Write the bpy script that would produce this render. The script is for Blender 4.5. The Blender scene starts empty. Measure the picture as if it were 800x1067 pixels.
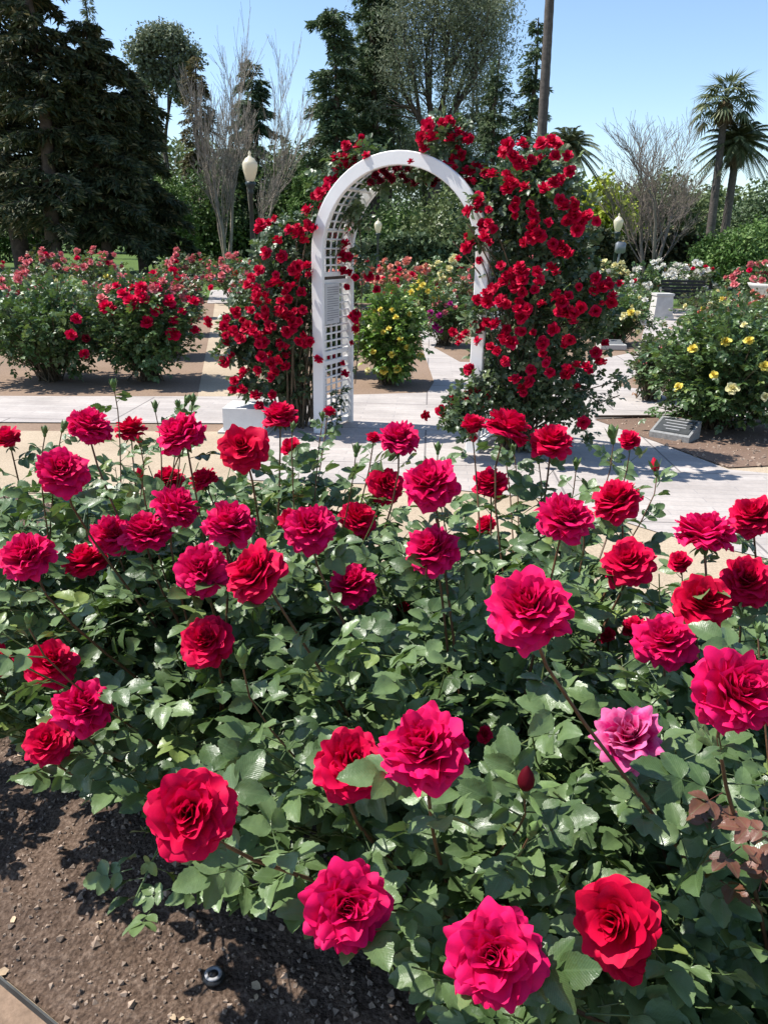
import bpy, math, numpy as np
from mathutils import Vector, Matrix
R_ = math.radians
rng = np.random.default_rng(7)
S = bpy.context.scene
COL = S.collection

# ------------------------------------------------------------------ camera (pixel helpers use the 800x1067 photo grid)
FP, CAMH, PITCH, ROLL = 820.0, 1.6, R_(19), R_(1.0)
f0 = np.array([0, math.cos(PITCH), -math.sin(PITCH)]); _r = np.array([1., 0, 0]); _u = np.cross(_r, f0)
r0 = _r*math.cos(ROLL)+_u*math.sin(ROLL); u0 = -_r*math.sin(ROLL)+_u*math.cos(ROLL)
CP = np.array([0, 0, CAMH])
def ray(x, y):
    d = f0*FP+r0*(x-400)+u0*(533.5-y); return d/np.linalg.norm(d)
def G(x, y, z=0.0):
    d = ray(x, y); return CP+d*((z-CAMH)/d[2])
def atD(x, y, depth):
    d = ray(x, y); return CP+d*(depth/(d@f0))
def atY(x, y, Y):
    d = ray(x, y); return CP+d*(Y/d[1])
def proj(P):
    q = np.atleast_2d(P)-CP; w = q@f0; w = np.where(np.abs(w) < 1e-6, 1e-6, w)
    return 400+FP*(q@r0)/w, 533.5-FP*(q@u0)/w, w
def topz(bx, by, ty):
    b = G(bx, by); return atY(bx, ty, b[1])[2]

cam = bpy.data.cameras.new('camera'); co = bpy.data.objects.new('camera', cam); COL.objects.link(co)
cam.sensor_fit = 'VERTICAL'; cam.sensor_height = 24; cam.lens = FP/1067*24; cam.clip_end = 2000; cam.clip_start = .02
m = Matrix(((r0[0], u0[0], -f0[0]), (r0[1], u0[1], -f0[1]), (r0[2], u0[2], -f0[2])))
co.matrix_world = Matrix.Translation((0, 0, CAMH)) @ m.to_4x4(); S.camera = co

# ------------------------------------------------------------------ light
SUNV = Vector((-.985*math.cos(R_(57)), .17*math.cos(R_(57)), math.sin(R_(57)))).normalized()
w = bpy.data.worlds.new('World'); S.world = w; w.use_nodes = True
nt = w.node_tree; nt.nodes.clear()
sky = nt.nodes.new('ShaderNodeTexSky'); sky.sky_type = 'NISHITA'; sky.sun_disc = False
sky.sun_elevation = math.asin(SUNV.z); sky.sun_rotation = math.atan2(SUNV.x, SUNV.y); sky.altitude = 0
sky.air_density = 1.0; sky.dust_density = .3; sky.ozone_density = 3.0
bg = nt.nodes.new('ShaderNodeBackground'); bg.inputs[1].default_value = .125
ow = nt.nodes.new('ShaderNodeOutputWorld'); nt.links.new(sky.outputs[0], bg.inputs[0]); nt.links.new(bg.outputs[0], ow.inputs[0])
sl = bpy.data.lights.new('sun', 'SUN'); sl.energy = 4.8; sl.angle = R_(.5); sl.color = (1, .96, .9)
so = bpy.data.objects.new('sun', sl); COL.objects.link(so); so.rotation_euler = SUNV.to_track_quat('Z', 'Y').to_euler(); so.location = (-10, -5, 20)
S.view_settings.view_transform = 'Standard'; S.view_settings.look = 'None'; S.view_settings.gamma = 1
S.view_settings.exposure = .72
S.render.engine = 'CYCLES'

# ------------------------------------------------------------------ materials
def newmat(name):
    mt = bpy.data.materials.new(name); mt.use_nodes = True; n = mt.node_tree.nodes; n.clear(); return mt, mt.node_tree
def N(t, ty, **kw):
    n = t.nodes.new(ty)
    for k, v in kw.items():
        if k in n.inputs.keys(): n.inputs[k].default_value = v
        else: setattr(n, k, v)
    return n
def ramp(t, fac, stops):
    r = t.nodes.new('ShaderNodeValToRGB'); e = r.color_ramp.elements
    while len(e) < len(stops): e.new(.5)
    for i, (p, c) in enumerate(stops): e[i].position = p; e[i].color = (*c, 1)
    t.links.new(fac, r.inputs[0]); return r.outputs[0]
def mix(t, fac, a, b, mode='MIX'):
    n = t.nodes.new('ShaderNodeMix'); n.data_type = 'RGBA'; n.blend_type = mode
    for s, v in ((n.inputs[0], fac), (n.inputs[6], a), (n.inputs[7], b)):
        if hasattr(v, 'is_linked'): t.links.new(v, s)
        else: s.default_value = v if not isinstance(v, tuple) else (*v, 1)
    return n.outputs[2]
def math_(t, op, a, b=None):
    n = t.nodes.new('ShaderNodeMath'); n.operation = op
    for i, v in enumerate((a, b)):
        if v is None: continue
        if hasattr(v, 'is_linked'): t.links.new(v, n.inputs[i])
        else: n.inputs[i].default_value = v
    return n.outputs[0]
def finish(t, colr, rough=.5, spec=.5, bump=None, bstr=.3, bdist=.01, transl=0, tcol=None, metallic=0, sheen=0):
    p = N(t, 'ShaderNodeBsdfPrincipled'); p.inputs['Metallic'].default_value = metallic
    p.inputs['Specular IOR Level'].default_value = spec
    if sheen: p.inputs['Sheen Weight'].default_value = sheen
    for s, v in ((p.inputs['Base Color'], colr), (p.inputs['Roughness'], rough)):
        if hasattr(v, 'is_linked'): t.links.new(v, s)
        else: s.default_value = (*v, 1) if isinstance(v, tuple) else v
    nrm = None
    if bump is not None:
        b = N(t, 'ShaderNodeBump'); b.inputs['Strength'].default_value = bstr; b.inputs['Distance'].default_value = bdist
        t.links.new(bump, b.inputs['Height']); t.links.new(b.outputs[0], p.inputs['Normal'])
    o = t.nodes.new('ShaderNodeOutputMaterial'); sh = p.outputs[0]
    if transl:
        tr = N(t, 'ShaderNodeBsdfTranslucent'); v = tcol if tcol is not None else colr
        if hasattr(v, 'is_linked'): t.links.new(v, tr.inputs[0])
        else: tr.inputs[0].default_value = (*v, 1)
        ms = t.nodes.new('ShaderNodeMixShader'); ms.inputs[0].default_value = transl
        t.links.new(sh, ms.inputs[1]); t.links.new(tr.outputs[0], ms.inputs[2]); sh = ms.outputs[0]
    t.links.new(sh, o.inputs[0])
def attr(t, nm): return N(t, 'ShaderNodeAttribute', attribute_name=nm).outputs['Fac']
def objco(t, scale=None):
    g = N(t, 'ShaderNodeNewGeometry').outputs['Position']; return g
def noise(t, vec, sc, det=4, ro=.6, out='Fac'):
    n = N(t, 'ShaderNodeTexNoise', Scale=sc, Detail=det, Roughness=ro); t.links.new(vec, n.inputs['Vector']); return n.outputs[out]

def leaf_mat(name, dark, light, young=None, rough=.38, spec=.5, transl=.16, veins=True):
    mt, t = newmat(name)
    r = attr(t, 'rnd')
    stops = [(0, dark), (.82, light)]
    if young: stops += [(.93, light), (.97, young)]
    c = ramp(t, r, stops)
    pos = objco(t)
    c = mix(t, .45, c, ramp(t, noise(t, pos, 35, 3), [(.3, (.45, .5, .45)), (.7, (1.35, 1.3, 1.25))]), 'MULTIPLY')
    geo = N(t, 'ShaderNodeNewGeometry')
    back = mix(t, .55, c, (.11, .16, .085))
    bump = None
    if veins:
        uv = N(t, 'ShaderNodeUVMap', uv_map='UVMap'); sx = t.nodes.new('ShaderNodeSeparateXYZ'); t.links.new(uv.outputs[0], sx.inputs[0])
        au = math_(t, 'ABSOLUTE', math_(t, 'SUBTRACT', sx.outputs[0], .5))
        ph = math_(t, 'MULTIPLY', math_(t, 'SUBTRACT', sx.outputs[1], math_(t, 'MULTIPLY', au, .75)), 46)
        vein = math_(t, 'POWER', math_(t, 'ABSOLUTE', math_(t, 'SINE', ph)), .5)
        mid = math_(t, 'MINIMUM', math_(t, 'MULTIPLY', au, 22), 1)
        bump = math_(t, 'MULTIPLY', vein, mid)
        bq = math_(t, 'ADD', math_(t, 'MULTIPLY', bump, .12), math_(t, 'MULTIPLY', noise(t, pos, 110, 3), 1.3))
        c = mix(t, math_(t, 'MULTIPLY', math_(t, 'SUBTRACT', 1, bump), .28), c, (.16, .24, .10))
    col = mix(t, geo.outputs['Backfacing'], c, back)
    rg = ramp(t, noise(t, pos, 60, 2), [(.3, (rough-.07,)*3), (.7, (rough+.16,)*3)])
    finish(t, col, rg, spec, bq if veins else None, .42, .002, transl, mix(t, .6, c, (.16, .30, .02)))
    return mt
def petal_mat(name, inner, outer, edge=None, transl=.22, rough=.5, pm=0):
    mt, t = newmat(name)
    uv = N(t, 'ShaderNodeUVMap', uv_map='UVMap'); sx = t.nodes.new('ShaderNodeSeparateXYZ'); t.links.new(uv.outputs[0], sx.inputs[0])
    r = attr(t, 'rnd')
    c = ramp(t, math_(t, 'ADD', math_(t, 'MULTIPLY', r, .75), math_(t, 'MULTIPLY', sx.outputs[1], .25)), [(0, inner), (.9, outer)])
    pos = objco(t)
    c = mix(t, .5, c, ramp(t, noise(t, pos, 70, 4), [(.3, (.72, .7, .7)), (.75, (1.2, 1.2, 1.2))]), 'MULTIPLY')
    if edge: c = mix(t, ramp(t, math_(t, 'ADD', math_(t, 'MULTIPLY', sx.outputs[1], .7), math_(t, 'MULTIPLY', noise(t, pos, 60, 2), .5)), [(.72, (0, 0, 0)), (.92, (1, 1, 1))]), c, edge)
    bm = noise(t, pos, 110, 3)
    finish(t, c, .62, .16, bm, .2, .0015, transl, c)
    return mt
def plain(name, colr, rough=.6, var=.25, scale=8, spec=.4, bstr=.2, bdist=.005, metallic=0):
    mt, t = newmat(name); pos = objco(t)
    n = noise(t, pos, scale, 5)
    a = tuple(x*(1-var) for x in colr); b = tuple(min(1, x*(1+var)) for x in colr)
    finish(t, ramp(t, n, [(.3, a), (.7, b)]), rough, spec, noise(t, pos, scale*6, 4), bstr, bdist, metallic=metallic); return mt

M = {}
M['leaf'] = leaf_mat('rose_leaf', (.040, .076, .022), (.145, .215, .085), (.20, .26, .07), rough=.34, spec=.5)
M['leaf_red'] = leaf_mat('young_red_leaf', (.10, .025, .02), (.16, .05, .035), rough=.35)
M['leaf_climb'] = leaf_mat('climber_leaf', (.030, .058, .024), (.115, .160, .080), (.15, .19, .07), rough=.36, veins=False)
M['leaf_mid'] = leaf_mat('bush_leaf', (.036, .075, .022), (.105, .175, .060), (.19, .25, .06), veins=False)
M['leaf_bright'] = leaf_mat('bright_leaf', (.05, .12, .015), (.14, .25, .03), (.28, .34, .05), veins=False)
M['leaf_rusty'] = leaf_mat('rusty_leaf', (.04, .065, .025), (.10, .13, .045), (.22, .10, .05), veins=False)
M['petal_a'] = petal_mat('crimson_petal', (.54, .001, .036), (.74, .003, .075), transl=.30)
M['petal_b'] = petal_mat('magenta_red_petal', (.58, .002, .060), (.80, .008, .14), transl=.30)
M['petal_c'] = petal_mat('scarlet_petal', (.50, .001, .028), (.68, .002, .052), transl=.28)
M['petal_fade'] = petal_mat('faded_pink_petal', (.50, .002, .08), (.70, .012, .20), edge=(.74, .16, .36))
M['petal_climb'] = petal_mat('climber_petal', (.44, .001, .024), (.62, .004, .056))
M['petal_dark'] = petal_mat('dark_petal', (.07, .001, .006), (.15, .002, .012))
M['petal_pink'] = petal_mat('pink_petal', (.60, .08, .10), (.75, .26, .27))
M['petal_coral'] = petal_mat('coral_petal', (.60, .12, .09), (.76, .34, .25))
M['petal_yellow'] = petal_mat('yellow_petal', (.72, .50, .03), (.80, .70, .16))
M['petal_pale'] = petal_mat('pale_yellow_petal', (.75, .66, .22), (.82, .78, .48))
M['petal_white'] = petal_mat('white_petal', (.75, .72, .60), (.82, .80, .74))
M['petal_purple'] = petal_mat('purple_petal', (.35, .01, .15), (.52, .03, .26))
M['stem'] = plain('green_stem', (.085, .115, .035), .5, .4, 30)
M['stem_red'] = plain('reddish_stem', (.12, .06, .03), .5, .4, 30)
M['cane'] = plain('brown_cane', (.10, .075, .045), .75, .4, 20)
M['sepal'] = plain('sepal', (.10, .16, .045), .5, .3, 60)
M['white'] = plain('white_paint', (.80, .79, .77), .45, .04, 5, bstr=.08)
M['bark'] = plain('bark', (.075, .055, .042), .9, .5, 5, bstr=.6, bdist=.03)
M['bark_grey'] = plain('grey_bark', (.19, .155, .13), .9, .3, 4, bstr=.4, bdist=.02)
M['bark_pale'] = plain('pale_bark', (.29, .25, .21), .9, .3, 4, bstr=.4, bdist=.02)
M['palm_bark'] = plain('palm_bark', (.095, .08, .07), .9, .4, 6, bstr=.6, bdist=.03)
M['ring'] = plain('grey_plastic', (.30, .30, .31), .5, .1, 20); M['lamp_metal'] = plain('lamp_green_black_metal', (.018, .03, .03), .4, .2, 10)
M['grey_metal'] = plain('grey_metal', (.20, .21, .22), .4, .1, 10, metallic=.3)
M['concrete'] = plain('white_concrete', (.70, .69, .66), .8, .06, 12)
M['stone'] = plain('pale_stone', (.52, .50, .46), .85, .12, 8)
M['plaque_stone'] = plain('dark_granite', (.24, .24, .235), .5, .25, 40)
M['plaque_metal'] = plain('bronze_plate', (.11, .115, .12), .3, .2, 20, metallic=.5)
M['bench'] = plain('black_bench', (.012, .012, .014), .4, .2, 20)
M['paper'] = plain('sign_plate', (.55, .55, .56), .4, .04, 20)
M['ink'] = plain('ink', (.22, .22, .24), .6, .1, 20)
M['pebble'] = plain('mulch_chip', (.27, .20, .15), .9, .6, 25)
M['dryleaf'] = plain('dry_leaf', (.46, .34, .22), .8, .3, 40)
M['edging'] = plain('steel_edging', (.05, .052, .05), .7, .4, 15)
M['water'] = plain('black_plastic', (.02, .02, .02), .4, .1, 10)
def glass_lamp():
    mt, t = newmat('lamp_globe'); finish(t, (.78, .72, .55), .25, .5, None, transl=.35, tcol=(.85, .78, .6)); return mt
M['globe'] = glass_lamp()
def tree_leaf(name, a, b, c=None):
    mt, t = newmat(name); r = attr(t, 'rnd'); st = [(0, a), (.8, b)]
    if c: st.append((1, c))
    col = ramp(t, r, st)
    big = noise(t, objco(t), .7, 3)
    col = mix(t, .6, col, ramp(t, big, [(.35, (.6, .62, .6)), (.65, (1.3, 1.3, 1.25))]), 'MULTIPLY')
    finish(t, col, .6, .3, None, transl=.2); return mt
M['t_dark'] = tree_leaf('dark_conifer', (.028, .044, .021), (.088, .105, .050), (.22, .18, .09))
M['t_conifer'] = tree_leaf('conifer', (.045, .08, .038), (.125, .18, .085), (.19, .24, .11))
M['t_grey'] = tree_leaf('grey_green', (.11, .135, .085), (.23, .265, .165), (.32, .34, .23))
M['t_green'] = tree_leaf('mid_green', (.04, .08, .025), (.11, .18, .05), (.18, .26, .07))
M['t_lime'] = tree_leaf('yellow_green', (.20, .26, .015), (.40, .46, .04), (.50, .52, .08))
M['t_light'] = tree_leaf('light_green', (.065, .13, .028), (.14, .23, .06), (.21, .30, .09))
M['t_olive'] = tree_leaf('olive_green', (.08, .115, .045), (.17, .215, .085), (.25, .30, .12))
M['t_gold'] = tree_leaf('golden_brown', (.09, .08, .035), (.17, .14, .06), (.24, .20, .09))
M['t_palm'] = tree_leaf('palm_frond', (.06, .085, .035), (.16, .19, .09), (.28, .28, .16))
M['t_thatch'] = tree_leaf('dry_thatch', (.12, .09, .05), (.22, .16, .09))

def soil_mat():
    mt, t = newmat('bed_soil'); pos = objco(t)
    a = noise(t, pos, 5, 5); b = noise(t, pos, 70, 6, .7)
    c = ramp(t, b, [(.25, (.045, .029, .020)), (.48, (.115, .078, .057)), (.66, (.21, .152, .115)), (.78, (.42, .33, .26))])
    c = mix(t, .6, c, ramp(t, a, [(.35, (.62, .6, .6)), (.65, (1.2, 1.18, 1.15))]), 'MULTIPLY')
    vo = N(t, 'ShaderNodeTexVoronoi', Scale=90); t.links.new(pos, vo.inputs['Vector'])
    h = math_(t, 'ADD', b, math_(t, 'MULTIPLY', vo.outputs['Distance'], -.6))
    finish(t, c, .95, .15, h, .9, .012); return mt
def dg_mat(name, base, sc=90):
    mt, t = newmat(name); pos = objco(t); b = noise(t, pos, sc, 5, .7); a = noise(t, pos, 1.3, 4)
    c = ramp(t, b, [(.25, tuple(x*.62 for x in base)), (.6, base), (.8, tuple(x*1.25 for x in base))])
    c = mix(t, .7, c, ramp(t, a, [(.3, (.78, .76, .74)), (.7, (1.1, 1.1, 1.1))]), 'MULTIPLY')
    finish(t, c, .95, .15, b, .5, .008); return mt
def paving_mat():
    mt, t = newmat('paving'); pos = objco(t)
    mp = N(t, 'ShaderNodeMapping'); t.links.new(pos, mp.inputs[0]); mp.inputs['Rotation'].default_value = (0, 0, R_(3))
    def brick(w, h, ms):
        b = N(t, 'ShaderNodeTexBrick'); b.inputs['Scale'].default_value = 1; b.inputs['Brick Width'].default_value = w; b.inputs['Row Height'].default_value = h
        b.inputs['Mortar Size'].default_value = ms; b.inputs['Mortar Smooth'].default_value = .3
        b.inputs['Color1'].default_value = (.385, .345, .315, 1); b.inputs['Color2'].default_value = (.455, .415, .38, 1); b.inputs['Mortar'].default_value = (.30, .28, .27, 1)
        t.links.new(mp.outputs[0], b.inputs['Vector']); return b
    b1 = brick(.62, .095, .004); b2 = brick(1.9, 1.15, .009)
    c = mix(t, .8, (.42, .38, .35), b1.outputs['Color'])
    c = mix(t, b2.outputs['Fac'], c, (.20, .18, .17))
    c = mix(t, .8, c, ramp(t, noise(t, pos, 2.2, 5), [(.3, (.78, .77, .77)), (.7, (1.1, 1.09, 1.08))]), 'MULTIPLY')
    c = mix(t, .5, c, ramp(t, noise(t, pos, 45, 4), [(.3, (.8, .8, .8)), (.7, (1.1, 1.1, 1.1))]), 'MULTIPLY')
    h = math_(t, 'SUBTRACT', noise(t, pos, 60, 4), math_(t, 'MULTIPLY', b2.outputs['Fac'], 2))
    finish(t, c, .85, .25, h, .3, .004); return mt
def lawn_mat():
    mt, t = newmat('lawn'); pos = objco(t)
    c = ramp(t, noise(t, pos, 2, 6, .7), [(.3, (.045, .085, .018)), (.7, (.11, .17, .035))])
    finish(t, c, .9, .2, noise(t, pos, 30, 4), .6, .03); return mt
M['soil'] = soil_mat(); M['sand'] = dg_mat('decomposed_granite', (.46, .37, .265)); M['dirt'] = dg_mat('dry_bed_dirt', (.27, .19, .135), 40)
M['mulch'] = dg_mat('mulch', (.20, .135, .10), 60); M['paving'] = paving_mat(); M['lawn'] = lawn_mat()

# ------------------------------------------------------------------ geometry accumulator
class Geo:
    def __init__(s): s.V = []; s.U = []; s.Rn = []; s.F = []; s.n = 0
    def add(s, V, F, U=None, r=None, mi=0):
        V = np.asarray(V, float).reshape(-1, 3); k = len(V)
        s.V.append(V); s.U.append(np.zeros((k, 2)) if U is None else np.asarray(U, float))
        s.Rn.append(np.full(k, .5) if r is None else np.broadcast_to(r, (k,)).astype(float))
        F = np.asarray(F, int)
        s.F.append((F+s.n, mi)); s.n += k
    def inst(s, T, pos, rot, sc, r=None, mi=0):
        V, F, U = T[:3]; m_ = len(pos)
        if m_ == 0: return
        sc = np.broadcast_to(np.asarray(sc, float).reshape(-1, 1, 1), (m_, 1, 1)) if np.ndim(sc) < 2 else np.asarray(sc)[:, None, :]
        W = np.einsum('mij,mnj->mni', rot, V[None]*sc)+pos[:, None]
        FF = (F[None]+(np.arange(m_)*len(V))[:, None, None]).reshape(-1, F.shape[1])
        rr = np.full(m_, .5) if r is None else np.asarray(r)
        jit = T[3] if len(T) > 3 else 0
        rr = np.clip(np.repeat(rr, len(V))+np.tile(np.broadcast_to(jit, (len(V),)), m_), 0, 1)
        s.add(W.reshape(-1, 3), FF, np.tile(U, (m_, 1)), rr, mi)
    def build(s, name, mats, parent=None, smooth=True):
        V = np.concatenate(s.V); U = np.concatenate(s.U); Rr = np.concatenate(s.Rn)
        me = bpy.data.meshes.new(name)
        li = np.concatenate([f.reshape(-1) for f, _ in s.F]); lt = np.concatenate([np.full(len(f), f.shape[1]) for f, _ in s.F])
        mi = np.concatenate([np.full(len(f), k) for f, k in s.F])
        me.vertices.add(len(V)); me.vertices.foreach_set('co', V.ravel().astype(np.float32))
        me.loops.add(len(li)); me.loops.foreach_set('vertex_index', li.astype(np.int32))
        me.polygons.add(len(lt)); ls = np.concatenate([[0], np.cumsum(lt)[:-1]])
        me.polygons.foreach_set('loop_start', ls.astype(np.int32)); me.polygons.foreach_set('material_index', mi.astype(np.int32))
        uvl = me.uv_layers.new(name='UVMap'); uvl.data.foreach_set('uv', U[li].ravel().astype(np.float32))
        a = me.attributes.new('rnd', 'FLOAT', 'POINT'); a.data.foreach_set('value', Rr.astype(np.float32))
        me.polygons.foreach_set('use_smooth', np.full(len(lt), bool(smooth)))
        for k in (mats if isinstance(mats, (list, tuple)) else [mats]): me.materials.append(M[k] if isinstance(k, str) else k)
        me.update(); me.validate(clean_customdata=False)
        o = bpy.data.objects.new(name, me); COL.objects.link(o)
        if parent: o.parent = parent
        return o
def tag(o, label=None, cat=None, group=None, kind=None):
    for k, v in (('label', label), ('category', cat), ('group', group), ('kind', kind)):
        if v: o[k] = v
    return o
def empty(name, loc, label, cat, group=None):
    o = bpy.data.objects.new(name, None); COL.objects.link(o); o.location = [float(x) for x in loc]; o.empty_display_size = .2
    return tag(o, label, cat, group)
def put(o, loc, Rm=None, sc=1.0):           # place a child given in world coordinates under a root that has only a location
    par = o.parent
    base = Vector(par.location) if par else Vector((0, 0, 0))
    mt = Matrix.Translation(Vector([float(x) for x in loc])-base)
    if Rm is not None: mt = mt @ Matrix([[float(x) for x in r] for r in Rm]).to_4x4()
    o.matrix_local = mt @ Matrix.Scale(float(sc), 4)
    return o
def build_in(g, name, mats, root, smooth=True):    # geometry in world coordinates -> local to root
    off = np.array(root.location); g.V = [v-off for v in g.V]
    return g.build(name, mats, root, smooth)

def nrm(a): return a/np.maximum(np.linalg.norm(a, axis=-1, keepdims=True), 1e-9)
def frames(d, up=None, roll=None):
    d = nrm(d); up = np.broadcast_to(np.array([0, 0, 1.]) if up is None else up, d.shape)
    x = np.cross(d, up); bad = np.linalg.norm(x, axis=1) < 1e-3; x[bad] = [1, 0, 0]; x = nrm(x); z = np.cross(x, d)
    if roll is not None:
        c, s_ = np.cos(roll)[:, None], np.sin(roll)[:, None]; x, z = x*c+z*s_, z*c-x*s_
    return np.stack([x, d, z], axis=2)
def frame_z(z, spin=0.0):     # matrix with +Z along z
    z = nrm(np.array(z, float)); a = np.array([1., 0, 0]) if abs(z[0]) < .8 else np.array([0, 1., 0])
    x = nrm(np.cross(a, z)); y = np.cross(z, x); c, s_ = math.cos(spin), math.sin(spin)
    return np.stack([x*c+y*s_, y*c-x*s_, z], axis=1)
def tubes(g, P, Rd, sides=5, mi=0, r=.5):      # P (m,n,3), Rd (m,n)
    P = np.asarray(P, float); m_, n, _ = P.shape; Rd = np.broadcast_to(Rd, (m_, n))
    T = nrm(np.gradient(P, axis=1)); ref = np.array([.31, .17, .93])
    X = nrm(np.cross(T, ref)); Y = np.cross(T, X)
    a = np.arange(sides)*2*np.pi/sides
    ring = P[:, :, None]+Rd[:, :, None, None]*(X[:, :, None]*np.cos(a)[None, None, :, None]+Y[:, :, None]*np.sin(a)[None, None, :, None])
    idx = np.arange(m_*n*sides).reshape(m_, n, sides); nx = np.roll(idx, -1, axis=2)
    F = np.stack([idx[:, :-1], nx[:, :-1], nx[:, 1:], idx[:, 1:]], -1).reshape(-1, 4)
    g.add(ring.reshape(-1, 3), F, None, r, mi)
def bez(P0, P1, P2, P3, t):
    t = np.asarray(t)[..., None]; return (1-t)**3*P0+3*(1-t)**2*t*P1+3*(1-t)*t*t*P2+t**3*P3
def box(g, c, sx, sy, sz, ax=None, mi=0, bev=0.0):   # centre, full sizes, axes matrix columns
    ax = np.eye(3) if ax is None else ax
    h = np.array([sx, sy, sz])/2
    if bev <= 0:
        V = np.array([[x, y, z] for x in (-1, 1) for y in (-1, 1) for z in (-1, 1)])*h
        F = [[0, 1, 3, 2], [4, 6, 7, 5], [0, 4, 5, 1], [2, 3, 7, 6], [0, 2, 6, 4], [1, 5, 7, 3]]
        g.add(V@ax.T+np.array(c), F, mi=mi); return
    b = bev; V = []; 
    def ring(hx, hy, z): return [[hx-b, hy, z], [hx, hy-b, z], [hx, -hy+b, z], [hx-b, -hy, z], [-hx+b, -hy, z], [-hx, -hy+b, z], [-hx, hy-b, z], [-hx+b, hy, z]]
    for z, k in ((-h[2], b), (-h[2]+b, 0), (h[2]-b, 0), (h[2], b)): V += ring(h[0]-k, h[1]-k, z)
    F = []
    for l in range(3):
        for i in range(8): F.append([l*8+i, l*8+(i+1) % 8, (l+1)*8+(i+1) % 8, (l+1)*8+i])
    V = np.array(V); caps = [[7, 6, 5, 4], [7, 4, 3, 0], [0, 3, 2, 1], [24, 25, 26, 27], [24, 27, 28, 31], [31, 28, 29, 30]]
    F = [f[::-1] for f in F]+[f for f in caps]
    g.add(V@ax.T+np.array(c), F, mi=mi)
def lathe(g, c, prof, sides=20, mi=0):
    a = np.arange(sides)*2*np.pi/sides; V = []
    for r, z in prof: V.append(np.stack([r*np.cos(a), r*np.sin(a), np.full(sides, z)], 1))
    V = np.concatenate(V)+np.array(c); n = len(prof); idx = np.arange(n*sides).reshape(n, sides); nx = np.roll(idx, -1, 1)
    g.add(V, np.stack([idx[:-1], nx[:-1], nx[1:], idx[1:]], -1).reshape(-1, 4), mi=mi)

# ------------------------------------------------------------------ leaves
def leaflet(hi=True, seed=0):
    q = np.random.default_rng(seed)
    if hi: vs = np.linspace(0, 1, 13)
    else: vs = np.array([0, .35, .72, 1.])
    wid = .36*np.sin(np.pi*np.clip(vs, 0, 1)**.82)**.72; wid[0] = .01; wid[-1] = .004
    us = np.array([-1, -.5, 0, .5, 1.]) if hi else np.array([-1, 0, 1.])
    V = []; U = []
    fold, droop, tw = q.uniform(.08, .32), q.uniform(.05, .35), q.uniform(-.15, .15)
    ph = q.uniform(0, 6)
    for i, v in enumerate(vs):
        for u in us:
            y = v; wv = wid[i]
            if hi and abs(u) == 1 and 0 < i < len(vs)-1: y = v+(.021 if i % 2 else -.010); wv *= (1.035 if i % 2 else .955)
            x = u*wv; z = abs(x)*fold*1.3-droop*v*v+tw*x*v+(.018*math.sin(9*v+ph+2*u) if hi else 0)*abs(u)
            V.append([x, y, z]); U.append([.5+u*.5*wid[i]/.36, v])
    k = len(us); F = [[i*k+j, i*k+j+1, (i+1)*k+j+1, (i+1)*k+j] for i in range(len(vs)-1) for j in range(k-1)]
    return np.array(V), np.array(F), np.array(U)
def compound(hi, seed, n=5):
    q = np.random.default_rng(100+seed); g = Geo()
    spec = [(0, .78, .62)] + [(s_, y, l) for y, l in ((.66, .52), (.34, .42))[:(n-1)//2] for s_ in (-1, 1)]
    for i, (s_, y, l) in enumerate(spec):
        T = leaflet(hi, seed*7+i); a = s_*q.uniform(.85, 1.2)
        d = np.array([[math.sin(a), math.cos(a), q.uniform(-.22, .12)]]); Fm = frames(d, roll=q.uniform(-.35, .35, 1))
        g.inst(T, np.array([[0, y, -.12*y*y]]), Fm, l*q.uniform(.85, 1.12), [.5])
    P = np.array([[[0, y, -.12*y*y] for y in (0, .28, .55, .85)]]); tubes(g, P, np.array([[.022, .016, .014, .01]]), 3)
    V = np.concatenate(g.V); jit = np.concatenate([np.full(len(v), q.uniform(-.06, .06)) for v in g.V])
    return V, np.concatenate([f for f, _ in g.F]), np.concatenate(g.U), jit
HI = [compound(True, s_, 5 if s_ % 3 else 3) for s_ in range(6)]
LO = [compound(False, s_, 5 if s_ % 4 else 3) for s_ in range(6)]

def scatter_leaves(g, pos, dr, size, T, upv=None, rmax=.93, mi=0, young=0.04):
    m_ = len(pos); k = rng.integers(0, len(T), m_)
    rv = rng.uniform(0, rmax, m_); rv[rng.random(m_) < young] = 1.0
    up = nrm((np.array([0, 0, 1.]) if upv is None else upv)+rng.normal(0, .38, (m_, 3)))
    Fm = frames(dr, up)
    for j in range(len(T)):
        s_ = k == j
        g.inst(T[j], pos[s_], Fm[s_], size[s_], rv[s_], mi)

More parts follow.
